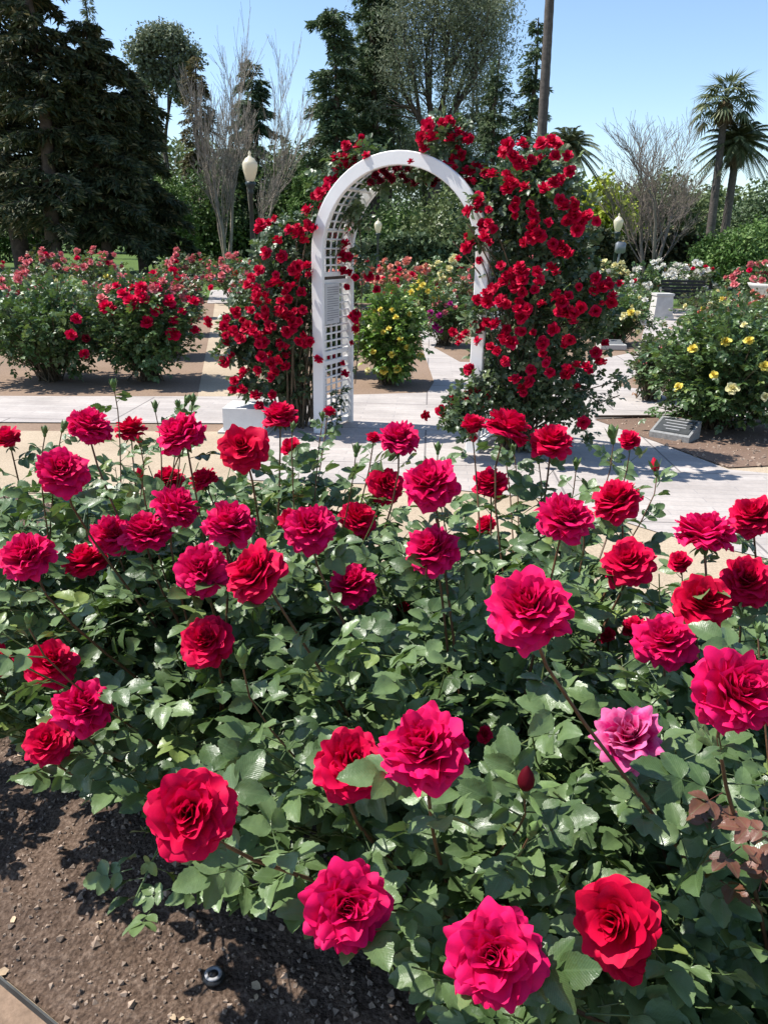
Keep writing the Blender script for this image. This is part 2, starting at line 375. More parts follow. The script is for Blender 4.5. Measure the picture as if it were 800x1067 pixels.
# ------------------------------------------------------------------ rose blooms
def bloom_mesh(name, mats, seed, n=62, nu=13, nv=9, open_=1.0, ruff=1.0):
    q = np.random.default_rng(seed); g = Geo()
    us = np.linspace(-1, 1, nu); vs = np.linspace(0, 1, nv)
    for k in range(n):
        t = (k/(n-1))**.85; az = k*2.39996+q.uniform(-.8, .8)
        th = (-.14+2.0*t**.95)*open_+q.normal(0, .10)*(.5+.6*t)
        L = (.37+.09*math.sin(math.pi*min(1, t*1.15))-.02*t)*q.uniform(.88, 1.06); W = (.13+.14*t)*q.uniform(.85, 1.15)
        p0 = th*.72; p1 = th*1.10+.15+(.55*max(0, t-.3))*q.uniform(.2, 1.6)
        r = .01+.03*t; z = -.03*t; rr = []; zz = []
        for v in vs:
            rr.append(r); zz.append(z); ph = p0+(p1-p0)*v**1.8+(.35+1.0*t)*v**7*.8; st = L/(nv-1); r += math.sin(ph)*st; z += math.cos(ph)*st
        rr, zz = np.array(rr), np.array(zz)
        f1, f2, f3, f4 = q.uniform(0, 6.28, 4); am = (.011+.013*t)*q.uniform(.5, 1.5)*ruff; fr = q.uniform(2.2, 4.2)+(1.6 if ruff > 1.4 else 0); tw = q.normal(0, .12)
        Vv, Uu = np.meshgrid(vs, us, indexing='ij'); Vv, Uu = Vv.ravel(), Uu.ravel()
        ve = Vv*(1-.24*np.abs(Uu)**2.6)*(1-.03*np.exp(-((Uu-.1)*4)**2))+.025*np.sin(4.5*Uu+f4)*Vv**3
        x = np.clip(ve*(nv-1), 0, nv-1.001); a_ = x.astype(int); fx = x-a_
        Rv = rr[a_]*(1-fx)+rr[a_+1]*fx; Z = zz[a_]*(1-fx)+zz[a_+1]*fx
        ww = W*np.sin(math.pi*(.10+.62*Vv))**.55
        rho = np.maximum(Rv*.95, .05+.11*t); aa = np.clip(Uu*ww/rho, -2.3, 2.3)
        rad = Rv-rho*(1-np.cos(aa))*(1 if t < .35 else .62); tan = rho*np.sin(aa)+tw*Rv*Vv
        v2 = Vv**2.2
        rad = rad+am*v2*np.sin(fr*Uu+f1)+.008*ruff*v2*np.sin(6.5*Uu+f3); Z = Z+am*v2*np.sin(fr*1.4*Uu+f2)+.008*ruff*np.sin(6*Uu+6*Vv+f3)*Vv
        ca, sa = math.cos(az), math.sin(az)
        F = [[i*nu+j, i*nu+j+1, (i+1)*nu+j+1, (i+1)*nu+j] for i in range(nv-1) for j in range(nu-1)]
        g.add(np.stack([rad*ca-tan*sa, rad*sa+tan*ca, Z], 1), F, np.stack([.5+.5*Uu, Vv], 1), min(1, max(0, .45+.3*t+q.uniform(-.3, .3))))
    # normalise to unit diameter, rim base at origin
    V = np.concatenate(g.V); ext = 1.04*(np.percentile(V[:, 0], 99.5)-np.percentile(V[:, 0], .5)+np.percentile(V[:, 1], 99.5)-np.percentile(V[:, 1], .5))/2
    cz = (V[:, 2].max()+V[:, 2].min())/2; g.V = [(v-[0, 0, cz])/ext for v in g.V]
    o = g.build(name, mats); me = o.data; bpy.data.objects.remove(o); me['bz'] = float((V[:, 2].min()-cz)/ext); me['b0'] = float((-.05-cz)/ext)
    return me
def variants(pref, mat, seeds, **kw): return [bloom_mesh(pref, mat, s_, **kw) for s_ in seeds]
BL = {'a': variants('rose_bloom', 'petal_a', (1, 2, 3, 4), ruff=1.35), 'b': variants('rose_bloom', 'petal_b', (5, 6, 7, 8), ruff=1.65),
      'c': variants('rose_bloom', 'petal_c', (9, 10, 11), n=48, ruff=1.3), 'cup': variants('rose_bloom', 'petal_c', (21,), n=38, open_=.74),
      'half': variants('rose_bloom', 'petal_a', (23, 24), n=32, open_=.6), 'fade': variants('rose_bloom', 'petal_fade', (12,), n=38, ruff=1.7)}
for k in ('climb', 'pink', 'coral', 'yellow', 'pale', 'white', 'purple', 'dark', 'fade'):
    BL['s_'+k] = variants('rose_bloom', 'petal_'+k, (31, 32, 33), n=17, nu=7, nv=5)
BL['s_red'] = variants('rose_bloom', 'petal_a', (41, 42, 43), n=24, nu=7, nv=5)
def calyx_mesh():
    g = Geo()
    lathe(g, (0, 0, 0), [(.001, -.16), (.04, -.15), (.075, -.10), (.085, -.04), (.06, 0.02), (.02, .03)], 8)
    for k in range(5):
        a = k*1.2566; V, F, U = leaflet(False, 50+k); d = np.array([[math.cos(a), math.sin(a), -.35-.3*(k % 2)]])
        g.inst((V*[.55, 1, 1], F, U), np.array([[math.cos(a)*.05, math.sin(a)*.05, 0]]), frames(d), .30, [.5])
    o = g.build('calyx', 'sepal'); me = o.data; bpy.data.objects.remove(o); return me
CALYX = calyx_mesh()
def bud_mesh(name, cmat, open_sepals=False):
    g = Geo()
    lathe(g, (0, 0, 0), [(.002, 0), (.22, .05), (.33, .25), (.34, .45), (.25, .75), (.10, 1.0), (.02, 1.1)], 10, 0)
    for k in range(5):
        a = k*1.2566; V, F, U = leaflet(False, 70+k)
        if open_sepals: d = np.array([[math.cos(a), math.sin(a), -.2+.5*(k % 3)]])
        else: d = np.array([[math.cos(a)*.22, math.sin(a)*.22, 1.]])
        g.inst((V*[.6, 1, .6], F, U), np.array([[math.cos(a)*.26, math.sin(a)*.26, .03]]), frames(d, np.array([-math.cos(a), -math.sin(a), .2])), 1.15 if open_sepals else .95, [.5], 1)
    lathe(g, (0, 0, 0), [(.05, -.45), (.16, -.36), (.2, -.15), (.2, .06), (.05, .08)], 8, 1)
    o = g.build(name, [cmat, 'sepal']); me = o.data; bpy.data.objects.remove(o); return me
BUD_G = bud_mesh('rose_bud', 'sepal'); BUD_R = bud_mesh('rose_bud', 'petal_dark', True); BUD_C = bud_mesh('rose_bud', 'petal_c')
def add_bloom(root, kind, pos, diam, dr, calyx=False, label=None):
    ms = BL[kind]; me = ms[rng.integers(0, len(ms))]
    o = bpy.data.objects.new('rose_bloom', me); COL.objects.link(o); o.parent = root
    Rm = frame_z(dr, rng.uniform(0, 6.28)); put(o, pos, Rm, diam)
    if label: o['label'] = label
    if calyx:
        c = bpy.data.objects.new('calyx', CALYX); COL.objects.link(c); c.parent = o; c.location = (0, 0, me['b0']-.02)
    return me['b0']
def add_bud(root, me, pos, ln, dr):
    o = bpy.data.objects.new('rose_bud', me); COL.objects.link(o); o.parent = root; put(o, pos, frame_z(dr, rng.uniform(0, 6)), ln); return o

# ------------------------------------------------------------------ setting: ground sheets
def sheet(name, pts, z, mat, world=False, kind='structure'):
    g = Geo(); P = [np.array([p[0], p[1], z]) if world else G(p[0], p[1], z) for p in pts]
    g.add(P, [list(range(len(P)))]); o = g.build(name, mat, smooth=False)
    if o.data.polygons[0].normal.z < 0: o.data.flip_normals()
    tag(o, kind=kind); return o
sheet('ground', [(-600, -60), (600, -60), (600, 900), (-600, 900)], 0, 'dirt', True)
sheet('lawn', [(-200, 22), (200, 22), (200, 400), (-200, 400)], .004, 'lawn', True)
sheet('path', [(-200, 33), (200, 33), (200, 35.5), (-200, 35.5)], .008, 'paving', True)
sheet('sand_strip', [(-900, 445), (1500, 455), (2400, 800), (2000, 1400), (-900, 1400)], .004, 'sand')
# garden path of pale granite dust between the left beds
sheet('garden_path', [(206, 413), (262, 414), (252, 330), (250, 302), (226, 302), (222, 330)], .004, 'sand')
sheet('pavement', [(-700, 411), (236, 413), (375, 411), (445, 409), (452, 398), (441, 366), (436, 342), (470, 340), (452, 362), (479, 377), (540, 379), (602, 378),
                   (676, 364), (668, 352), (676, 322), (760, 322), (760, 352), (700, 372), (640, 402), (690, 408), (1300, 425), (1300, 436), (695, 434), (619, 436),
                   (758, 489), (1500, 560), (1500, 640), (800, 582), (690, 556), (575, 520), (420, 505), (260, 500), (232, 482), (236, 455), (234, 441), (-700, 436)], .010, 'paving')
sheet('paved_walk', [(216, 316), (256, 316), (252, 302), (220, 302)], .010, 'paving')
sheet('mulch_bed', [(619, 437), (758, 487), (900, 480), (1100, 470), (1100, 437), (695, 435)], .014, 'mulch')
# displaced soil of the front bed
sdir = np.array([.86, -.51]); ndir = np.array([.51, .86])
e1_ = G(0, 1026)[:2]; e2_ = G(50, 1068)[:2]; edn = float(((e1_+e2_)/2)@ndir)
edir = nrm(e2_-e1_); edn_dir = np.array([-edir[1], edir[0]])
if edn_dir[1] < 0: edn_dir = -edn_dir
def soil_patch():
    ns, nn = 260, 150; s_ = np.linspace(-4.2, 3.2, ns); n_ = np.linspace(.012, 2.15, nn)
    Sg, Ng = np.meshgrid(s_, n_, indexing='ij')
    X = e1_[0]+edir[0]*Sg+edn_dir[0]*Ng; Y = e1_[1]+edir[1]*Sg+edn_dir[1]*Ng
    q = np.random.default_rng(3); Z = np.zeros_like(X)
    for fr, am in ((3, .012), (9, .008), (22, .005), (50, .0035), (95, .0022)):
        for _ in range(7):
            a = q.uniform(0, 6.28); f_ = fr*q.uniform(.6, 1.4); Z += am*.5*np.sin(f_*(X*math.cos(a)+Y*math.sin(a))+q.uniform(0, 6.28))
    edge = np.minimum(1, np.minimum((2.15-Ng)/.25, (Ng-.0)/.12)); Z = (Z+.035)*np.clip(edge, 0, 1)+.006
    idx = np.arange(ns*nn).reshape(ns, nn); F = np.stack([idx[:-1, :-1], idx[1:, :-1], idx[1:, 1:], idx[:-1, 1:]], -1).reshape(-1, 4)
    g = Geo(); g.add(np.stack([X, Y, Z], -1).reshape(-1, 3), F); o = g.build('bed_soil', 'soil'); tag(o, kind='structure')
    if o.data.polygons[0].normal.z < 0: o.data.flip_normals()
    return X, Y, Z
SX, SY, SZ = soil_patch()
def ico(seed):
    q = np.random.default_rng(seed)
    V = np.array([[0, 0, 1], [0, 0, -1], [1, 0, 0], [-1, 0, 0], [0, 1, 0], [0, -1, 0]], float)*q.uniform(.5, 1.1, (6, 3))
    F = np.array([[0, 2, 4], [0, 4, 3], [0, 3, 5], [0, 5, 2], [1, 4, 2], [1, 3, 4], [1, 5, 3], [1, 2, 5]]); return V, F, np.zeros((6, 2))
def randrot(m_):
    return frames(rng.normal(size=(m_, 3)), rng.normal(size=(m_, 3)))
g = Geo()
for k in range(5):
    m_ = 7000; i = rng.integers(0, SX.shape[0], m_); j = rng.integers(1, SX.shape[1], m_)
    P = np.stack([SX[i, j], SY[i, j], SZ[i, j]+.001], 1)+rng.normal(0, .006, (m_, 3))*[1, 1, .1]
    g.inst(ico(k), P, randrot(m_), np.abs(rng.normal(0, .0045, m_))+.0014)
tag(g.build('soil_crumbs', 'pebble', smooth=False), kind='stuff', label='small clods and mulch chips scattered over the bare soil', cat='mulch')
g = Geo(); m_ = 420; i = rng.integers(0, SX.shape[0], m_); j = rng.integers(1, SX.shape[1], m_)
T = leaflet(False, 3)
g.inst(T, np.stack([SX[i, j], SY[i, j], SZ[i, j]+.004], 1), frames(rng.normal(size=(m_, 3))*[1, 1, .15], np.array([0, 0, 1.])+rng.normal(0, .25, (m_, 3))), rng.uniform(.008, .030, m_))
tag(g.build('dry_leaves', 'dryleaf'), kind='stuff', label='dry tan leaves and petals lying on the bed soil', cat='leaf litter')
# small stones and litter on the mulch of the plaque bed
g = Geo()
for k in range(3):
    m_ = 260; a = rng.uniform(625, 800, m_); b = rng.uniform(434, 486, m_)
    P = np.array([G(x, y, .012) for x, y in zip(a, b) if y < 436+(x-619)*.38 or x > 757]); g.inst(ico(k+9), P, randrot(len(P)), np.abs(rng.normal(0, .008, len(P)))+.004)
tag(g.build('wood_chips', 'pebble', smooth=False), kind='stuff', label='brown wood chips on the bed by the stone marker', cat='mulch')
# edging strip
qa = np.append(e1_, 0)-np.append(edir, 0)*4; qb = np.append(e1_, 0)+np.append(edir, 0)*4; qn = np.append(edn_dir, 0)*1.2
sheet('outer_path', [qa, qb, qb-qn, qa-qn], .008, 'dirt', True)
g = Geo(); P0 = np.append(e1_, .006); L_ = 7; ax = np.stack([np.append(edir, 0), np.append(edn_dir, 0), [0, 0, 1.]], 1)
box(g, P0+np.append(edir, 0)*(-.6), L_, .005, .045, ax)
tag(g.build('garden_edging', 'edging', smooth=False), 'thin dark metal edging strip along the soil in the bottom left corner', 'edging')
# bed borders (dark timber header lines)
g = Geo()
def strip_px(g, a, b, w_, h_, mi=0):
    A, B = G(*a), G(*b); d = nrm(B-A); ax = np.stack([d, np.cross([0, 0, 1.], d), [0, 0, 1.]], 1); box(g, (A+B)/2+[0, 0, h_/2], np.linalg.norm(B-A), w_, h_, ax, mi)
strip_px(g, (619, 436), (760, 435), .03, .03)
tag(g.build('bed_border', 'bark', smooth=False), 'dark timber border between the paving and the mulch with the stone marker', 'border')

# sprinkler head
sp = G(223, 1021, .03)
r_ = empty('sprinkler', (sp[0], sp[1], .02), 'small black pop-up sprinkler head with a pale ring in the soil', 'sprinkler')
g = Geo(); lathe(g, sp+[0, 0, -.03], [(.016, 0), (.016, .035), (.024, .036), (.026, .042), (.020, .046)], 18); build_in(g, 'sprinkler_body', 'water', r_)
g = Geo(); lathe(g, sp+[0, 0, .0165], [(.019, 0), (.0195, .004), (.013, .005), (.011, .001)], 18); build_in(g, 'ring', 'ring', r_)
g = Geo(); lathe(g, sp+[0, 0, .014], [(.0105, 0), (.009, .006), (.001, .007)], 12); build_in(g, 'nozzle', 'bench', r_)

# ------------------------------------------------------------------ foreground roses (pixel x, y, pixel width, kind, tilt towards camera)
ROSES = [(95,442,46,'b',.1),(136,446,34,'c',.1),(187,451,50,'b',.15),(253,466,52,'c',.2),(292,432,38,'a',.1),(65,490,52,'b',.25),(176,498,32,'a',.1),(212,499,30,'a',.1),
 (184,527,50,'b',.3),(118,556,46,'b',.2),(152,553,50,'b',.4),(239,543,56,'b',.3),(27,578,56,'b',.4),(88,583,44,'a',.2),(210,593,56,'b',.6),(264,595,64,'a',.6),
 (304,466,24,'c',.1),(324,548,54,'b',.6),(302,541,26,'a',.3),(373,540,40,'a',.4),(416,455,40,'b',.3),(389,455,15,'c',0),(402,505,38,'a',.4),(448,502,60,'b',.3),
 (511,502,38,'a',.4),(450,571,56,'b',.2),(367,607,48,'b',.4),(530,443,48,'a',.3),(575,459,44,'a',.3),(492,441,26,'c',.2),(655,458,23,'c',.2),
 (642,520,50,'a',.5),(589,538,58,'b',.4),(655,585,54,'a',.2),(550,632,88,'b',.5),(734,553,58,'b',.4),(784,537,48,'a',.3),(779,605,56,'a',.5),(733,626,60,'c',.5),
 (692,666,62,'b',.6),(661,653,26,'a',.2),(768,718,90,'b',.6),(655,766,72,'fade',.6),(215,668,56,'a',.7),(54,690,52,'a',.6),(-8,686,40,'a',.4),(87,735,60,'b',.7),
 (50,773,48,'a',.5),(367,795,76,'a',.8),(441,777,92,'b',.8),(198,848,90,'a',.9),(362,945,88,'b',.9),(515,996,98,'b',.9),(640,960,88,'cup',1.1),(650,990,56,'c',1.0),(8,455,28,'c',.1),
 (343,428,14,'c',0),(505,547,24,'c',.1),(735,702,24,'c',.3),(420,632,14,'c',.2),(505,765,18,'c',.3),(268,258+400,10,'c',.2),(607,536,20,'a',0),(632,662,18,'c',.3),(708,585,24,'c',.2)]
RD = []
for (x, y, s_, k, tl) in ROSES:
    D = .112 if s_ > 30 else (.075 if s_ > 22 else .045); k = 'half' if s_ <= 28 else k
    dep = FP*D/s_
    P = atD(x, y, dep); z = P[2]; zt = np.clip(z, .66, 1.14)
    d = ray(x, y)
    if abs(zt-z) > 1e-3: dep = ((zt-CAMH)/d[2])*(d@f0); dep = min(dep, 2.5); P = atD(x, y, dep); D = s_*dep/FP
    RD.append((x, y, s_, k, tl, P, D*(.92 if s_ > 60 else .92), dep))
# silhouette of the bed's foliage in the photograph: nothing leafy above the first line or under the second
sil_x = [-80, 0, 60, 100, 150, 230, 270, 330, 380, 420, 480, 540, 590, 620, 690, 705, 760, 800, 900]
sil_y = [455, 468, 462, 470, 462, 472, 478, 470, 480, 470, 455, 478, 490, 510, 512, 575, 560, 560, 560]
low_x = [-100, 0, 30, 70, 130, 155, 200, 250, 330, 400, 450, 900]
low_y = [745, 765, 820, 835, 862, 950, 935, 955, 985, 1020, 1080, 1400]
bases = [(n_, s_) for n_, s_ in [(1.42, -1.95), (1.38, -1.25), (1.34, -.55), (1.26, .10), (1.26, .85), (1.70, -2.0), (1.75, -1.35), (1.80, -.65), (1.85, .05), (1.85, .75)]]
BB = np.array([[ndir[0]*n_+sdir[0]*s_, ndir[1]*n_+sdir[1]*s_] for n_, s_ in bases])
own = [int(np.argmin(np.linalg.norm(BB-r[5][:2]+np.array([0, .12]), axis=1))) for r in RD]
BUDS = [(119, 404, 1.09, 'G', .030), (162, 426, 1.10, 'G', .026), (194, 420, 1.13, 'G', .026), (201, 419, 1.13, 'G', .026), (186, 424, 1.12, 'G', .022), (66, 447, 1.1, 'G', .026), (47, 452, 1.1, 'G', .022), (146, 462, 1.08, 'C', .022),
        (147, 497, 1.06, 'C', .024), (547, 822, .84, 'R', .038), (683, 491, 1.04, 'C', .034), (638, 457, 1.08, 'G', .040), (600, 486, 1.02, 'G', .026), (520, 455, 1.06, 'G', .026), (456, 470, 1.05, 'G', .026), (336, 436, 1.08, 'G', .022),
        (371, 472, 1.06, 'G', .028), (305, 447, 1.08, 'G', .022), (253, 690, .92, 'G', .03), (553, 868, .80, 'G', .026), (790, 660, .98, 'G', .02), (560, 480, 1.04, 'G', .024), (535, 470, 1.05, 'G', .02), (30, 650, .95, 'G', .02)]
BD = []
for (x, y, z, k, ln) in BUDS:
    P = G(x, y, z)
    if P[1] > 2.55: P = atY(x, y, 2.5)
    BD.append((P, k, ln))
bown = [int(np.argmin(np.linalg.norm(BB-b[0][:2], axis=1))) for b in BD]
names = ['front left rose bush whose red blooms hang beside the bare soil', 'rose bush with one large low crimson bloom over the soil at left front',
         'front centre rose bush with a touching pair of large crimson blooms',
         'lower right rose bush with a large magenta bloom and a cup-shaped scarlet one', 'rose bush at the right edge with a tuft of reddish young leaves',
         'back row rose bush at the far left edge before the paved strip', 'back row rose bush left of centre, below the white concrete block',
         'back row rose bush directly in front of the white arch', 'back row rose bush with one small bloom standing before the shaded paving', 'back row rose bush at the right edge, before the bare paved path']
Rpx = np.array([[r[0], r[1], r[2]*.46, r[7]] for r in RD])
def keep(P, top=True):
    px, py, dp = proj(P); ok = (py > np.interp(px, sil_x, sil_y)+(rng.normal(4, 20, len(px)) if top else -60)) & (py < np.interp(px, low_x, low_y)+8) & (dp > .5)
    for x, y, rr, dd in Rpx:
        ok &= ~((np.hypot(px-x, py-y) < rr+8) & (dp < dd+.01) & (py < y+rr*.72))
    return ok
for b, bs in enumerate(BB):
    root = empty('rose_bush', (bs[0], bs[1], .02), names[b], 'rose bush', 'rose bushes filling the front bed')
    base = np.array([bs[0], bs[1], .02]); g = Geo(); gl = Geo()
    C0, C1, C2, C3, rad, leafn = [], [], [], [], [], []
    for i, (x, y, s_, k, tl, P, D, dep) in enumerate(RD):
        if own[i] != b: continue
        az = nrm(np.array([-P[0], -P[1], 0]))
        dr = nrm(np.array([0, 0, 1.])+az*tl*.85+rng.normal(0, .24, 3)+np.array([-.08, 0, 0]))
        off = add_bloom(root, k, P, D, dr, True, 'faded pink bloom with pale petal edges' if k == 'fade' else None)
        T_ = P+dr*off*D*1.05; C3.append(T_); C2.append(T_-dr*.10+np.array([0, 0, -.10])+rng.normal(0, .02, 3)*[1, 1, 0]); rad.append(.0021+.0008*D/.11); leafn.append(1)
    for i, (P, k, ln) in enumerate(BD):
        if bown[i] != b: continue
        dr = nrm(np.array([0, 0, 1.])+rng.normal(0, .2, 3)); add_bud(root, {'G': BUD_G, 'R': BUD_R, 'C': BUD_C}[k], P, ln, dr)
        T_ = P-dr*ln*.4; C3.append(T_); C2.append(T_-dr*.12+rng.normal(0, .02, 3)); rad.append(.0019); leafn.append(1)
    nr = len(C3)
    # leafy shoots
    n = 0; tries = 0; want = 96 if b < 5 else 72
    while n < want and tries < 6000:
        tries += 1
        a = rng.uniform(0, 6.28); rmx = .70 if b < 5 else .58; rr = rmx*math.sqrt(rng.random()); hz = rng.uniform(.30, 1.0)
        tip = base+[rr*math.cos(a), rr*math.sin(a), 0]
        zc = np.interp(math.hypot(tip[0], tip[1]), [.6, 1.0, 1.6, 2.2], [.70, .84, .98, 1.0])
        tip[2] = zc*(hz**.45)*(1-.30*(rr/rmx)**2)
        if not keep(tip[None])[0]: continue
        dr = nrm(np.array([math.cos(a)*rr*1.4, math.sin(a)*rr*1.4, .8])+rng.normal(0, .3, 3))
        C3.append(tip); C2.append(tip-dr*.16); rad.append(.002); leafn.append(0); n += 1
    C3, C2 = np.array(C3), np.array(C2); m_ = len(C3); C0 = base+rng.normal(0, .045, (m_, 3))*[1, 1, 0]; C0[:, 2] = .01
    hh = C3[:, 2:3]; C1 = C0+(C3-C0)*[.25, .25, 0]+np.concatenate([rng.normal(0, .04, (m_, 2)), hh*.45], 1)
    ts = np.linspace(0, 1, 9); P = bez(C0[:, None], C1[:, None], C2[:, None], C3[:, None], ts)
    rad = np.array(rad)[:, None]*(np.linspace(1.6, .85, 9)[None])
    tubes(gl, P[:nr], rad[:nr], 6, 0); tubes(gl, P[nr:], rad[nr:], 4, 1)
    build_in(gl, 'stems', ['stem_red', 'stem'], root)
    # compound leaves along every shoot
    K = 13; tt = np.linspace(.38, .97, K)[None]+rng.uniform(-.025, .025, (m_, K))
    Q = bez(C0[:, None], C1[:, None], C2[:, None], C3[:, None], tt)
    Tn = nrm(bez(C0[:, None], C1[:, None], C2[:, None], C3[:, None], tt+.01)-Q)
    az = np.arange(K)[None]*2.4+rng.uniform(0, 6.28, (m_, 1))
    sd = np.stack([np.cos(az), np.sin(az), np.full_like(az, .25)], -1)
    D_ = nrm(sd+Tn*.35+rng.normal(0, .2, Q.shape))
    sel = np.ones((m_, K), bool); sel[:nr, -1] = False
    Q, D_ = Q[sel], D_[sel]
    isr = np.repeat((np.arange(m_) < nr)[:, None], K, 1)[sel]; tipc = Q+D_*.09
    k1 = np.where(isr, keep(Q+D_*.045, False), keep(tipc) & keep(Q+D_*.05) & keep(Q+D_*.14))
    Q, D_, isr = Q[k1], D_[k1], isr[k1]
    cd = np.linalg.norm(Q-CP, axis=1); sz = rng.uniform(.060, .102, len(Q))*np.where(isr & (Q[:, 2] > .95), .68, 1)
    T = HI
    scatter_leaves(g, Q, D_, sz, T, upv=np.array([-.1, -.15, 1.])+D_*[.1, .1, 0])
    build_in(g, 'foliage', 'leaf', root)
    if b == 1:      # a low shoot hanging out over the bare soil
        g3 = Geo(); pp = []; 
        for (x_, y_) in [(150, 872), (140, 890), (168, 885), (150, 915), (165, 905), (142, 935), (158, 948), (180, 925), (138, 905)]: pp.append(G(x_, y_, .34+.12*(950-y_)/80))
        pp = np.array(pp); scatter_leaves(g3, pp, nrm(rng.normal(size=(len(pp), 3))*[1, .6, .3]+[-.4, 0, -.5]), rng.uniform(.05, .075, len(pp)), HI)
        tubes(g3, bez(base[None, None], (base+[0, 0, .5])[None, None], (pp[4]+[.05, .1, .15])[None, None], pp[5][None, None], np.linspace(0, 1, 9)), .0022, 5); build_in(g3, 'low_shoot', 'leaf', root)
    if b == 4:      # reddish young shoot at the right edge
        g2 = Geo(); c_ = G(790, 900, .80); pts = np.array([c_+rng.normal(0, .035, 3) for _ in range(16)])
        scatter_leaves(g2, pts, nrm(rng.normal(size=(16, 3))+[0, 0, .6]), rng.uniform(.035, .06, 16), HI)
        P = bez(base[None, None], (base+[0, 0, .4])[None, None], (c_-[0, 0, .2])[None, None], c_[None, None], np.linspace(0, 1, 7)); tubes(g2, P, .004, 5)
        o = build_in(g2, 'young_shoot', 'leaf_red', root); o['label'] = 'tuft of reddish young leaves'

# ------------------------------------------------------------------ generic rose bush further away
def bush(base, r, h, label, fl, leaf='leaf_mid', n=900, lsize=.085, group='rose bushes beyond the front bed', skirt=.25, ry=None, name='rose_bush', bloomd=.09, nrand=(), sh=70):
    base = np.array([base[0], base[1], .01]); ry = ry or r
    root = empty(name, base, label, 'rose bush', group)
    q = rng; m_ = sh; a = q.uniform(0, 6.28, m_); rr = np.sqrt(q.random(m_)); el = q.uniform(0, 1, m_)
    tip = np.stack([base[0]+r*rr*np.cos(a), base[1]+ry*rr*np.sin(a), h*(1-.35*rr**2.5)*(skirt+(1-skirt)*el**.35)*q.uniform(.88, 1.05, m_)], 1)
    C0 = base+q.normal(0, .06, (m_, 3))*[1, 1, 0]; C1 = C0+(tip-C0)*[.35, .35, .5]; C2 = C0+(tip-C0)*[.8, .8, .85]
    gs = Geo(); P = bez(C0[:, None], C1[:, None], C2[:, None], tip[:, None], np.linspace(0, 1, 5)); tubes(gs, P, np.linspace(.009, .003, 5)[None], 4)
    K = max(3, n//m_); tt = q.uniform(.35, 1.0, (m_, K))
    Q = bez(C0[:, None], C1[:, None], C2[:, None], tip[:, None], tt).reshape(-1, 3)
    Q += q.normal(0, .05, Q.shape)*[r/.5, ry/.5, 1]; Q[:, 2] = np.maximum(Q[:, 2], .12)
    D_ = nrm((Q-base-[0, 0, h*.45])*[1, 1, .5]/r+q.normal(0, .5, Q.shape)+[0, 0, .15])
    g = Geo(); scatter_leaves(g, Q, D_, q.uniform(.8, 1.25, len(Q))*lsize, LO, young=.07)
    build_in(gs, 'stems', 'cane', root); build_in(g, 'foliage', leaf, root)
    for f in fl:        # given by pixel, laid on the bush's own surface
        x, y, kind, d = f; best = None; rd = ray(x, y)
        for s_ in np.linspace(base[1]-ry*1.15, base[1]+ry*.6, 30):
            p = CP+rd*(s_/rd[1]); e = ((p[0]-base[0])/r)**2+((p[1]-base[1])/ry)**2+(max(0, p[2]-.5*h)/(h*.52))**2
            if e <= 1.02: best = p; break
        if best is None: s_ = base[1]-.2*ry; best = CP+rd*(s_/rd[1])
        dr = nrm((best-base-[0, 0, h*.4])+np.array([-.1, -.3*r, .5*h])); add_bloom(root, kind, best, d, dr)
    for kind, cnt, d in nrand:
        for _ in range(cnt):
            a = q.uniform(2.6, 6.9) if q.random() < .8 else q.uniform(0, 6.28); u = q.random()**.7*.97; z = h*(1-.35*u**2.5)*(q.uniform(.72, 1.03) if q.random() < .8 else q.uniform(.45, .8))
            p = np.array([base[0]+r*u*math.cos(a), base[1]+ry*u*math.sin(a), z]); dr = nrm(np.array([math.cos(a)*u, math.sin(a)*u, .7])+q.normal(0, .2, 3)); add_bloom(root, kind, p, d*q.uniform(.8, 1.15), dr)
    return root
def bpx(x, y, wpx, ty, label, fl=(), **kw):
    b = G(x, y); h = topz(x, y, ty); dep = proj(b)[2][0]; r = wpx/2/FP*dep
    c = b+np.array([0, r*.6, 0]); return bush((c[0], c[1]), r, max(.4, h*1.02), label, fl, **kw)
red = 's_red'
bpx(36, 404, 146, 291, 'dark green rose bush at the left edge with few red blooms low down', [(80, 331, red, .12), (74, 348, red, .12), (88, 368, red, .11), (90, 352, 's_dark', .09)], n=3000, leaf='leaf_mid', skirt=.1, sh=110)
bpx(147, 402, 106, 287, 'red-flowering rose bush beside the sandy path on the left, nearest the pavement',
    [(110, 318, red, .16), (128, 305, red, .14), (136, 312, red, .15), (146, 306, red, .15), (147, 298, red, .13), (138, 318, red, .13), (150, 310, red, .13), (163, 299, red, .13), (163, 323, red, .14), (177, 313, red, .15), (153, 335, red, .14), (181, 347, red, .16), (182, 332, red, .10), (183, 300, 's_pink', .12), (202, 313, red, .13), (204, 343, red, .12), (190, 324, red, .1), (113, 300, 's_pink', .12), (106, 310, 's_pink', .12), (121, 297, red, .1), (170, 292, 's_pink', .1)], n=2800, skirt=.12, sh=100, nrand=((red, 10, .11), ('s_pink', 6, .11)))
bpx(172, 374, 66, 285, 'pink and red rose bush second from the pavement beside the sandy path', [], n=1300, nrand=(('s_pink', 30, .13), (red, 14, .13), ('s_coral', 7, .1)), leaf='leaf_rusty')
bpx(186, 350, 46, 286, 'pink rose bush third from the pavement beside the sandy path', [], n=700, nrand=(('s_pink', 34, .14), (red, 8, .13)), leaf='leaf_rusty')
bpx(192, 332, 38, 285, 'pale pink rose bush at the far end of the sandy path', [], n=500, nrand=(('s_pink', 14, .12), ('s_white', 5, .12)), leaf='leaf_rusty')
bpx(95, 366, 90, 290, 'rusty-leaved rose bush behind the dark green one at left', [], n=900, nrand=(('s_pink', 6, .09),), leaf='leaf_rusty')
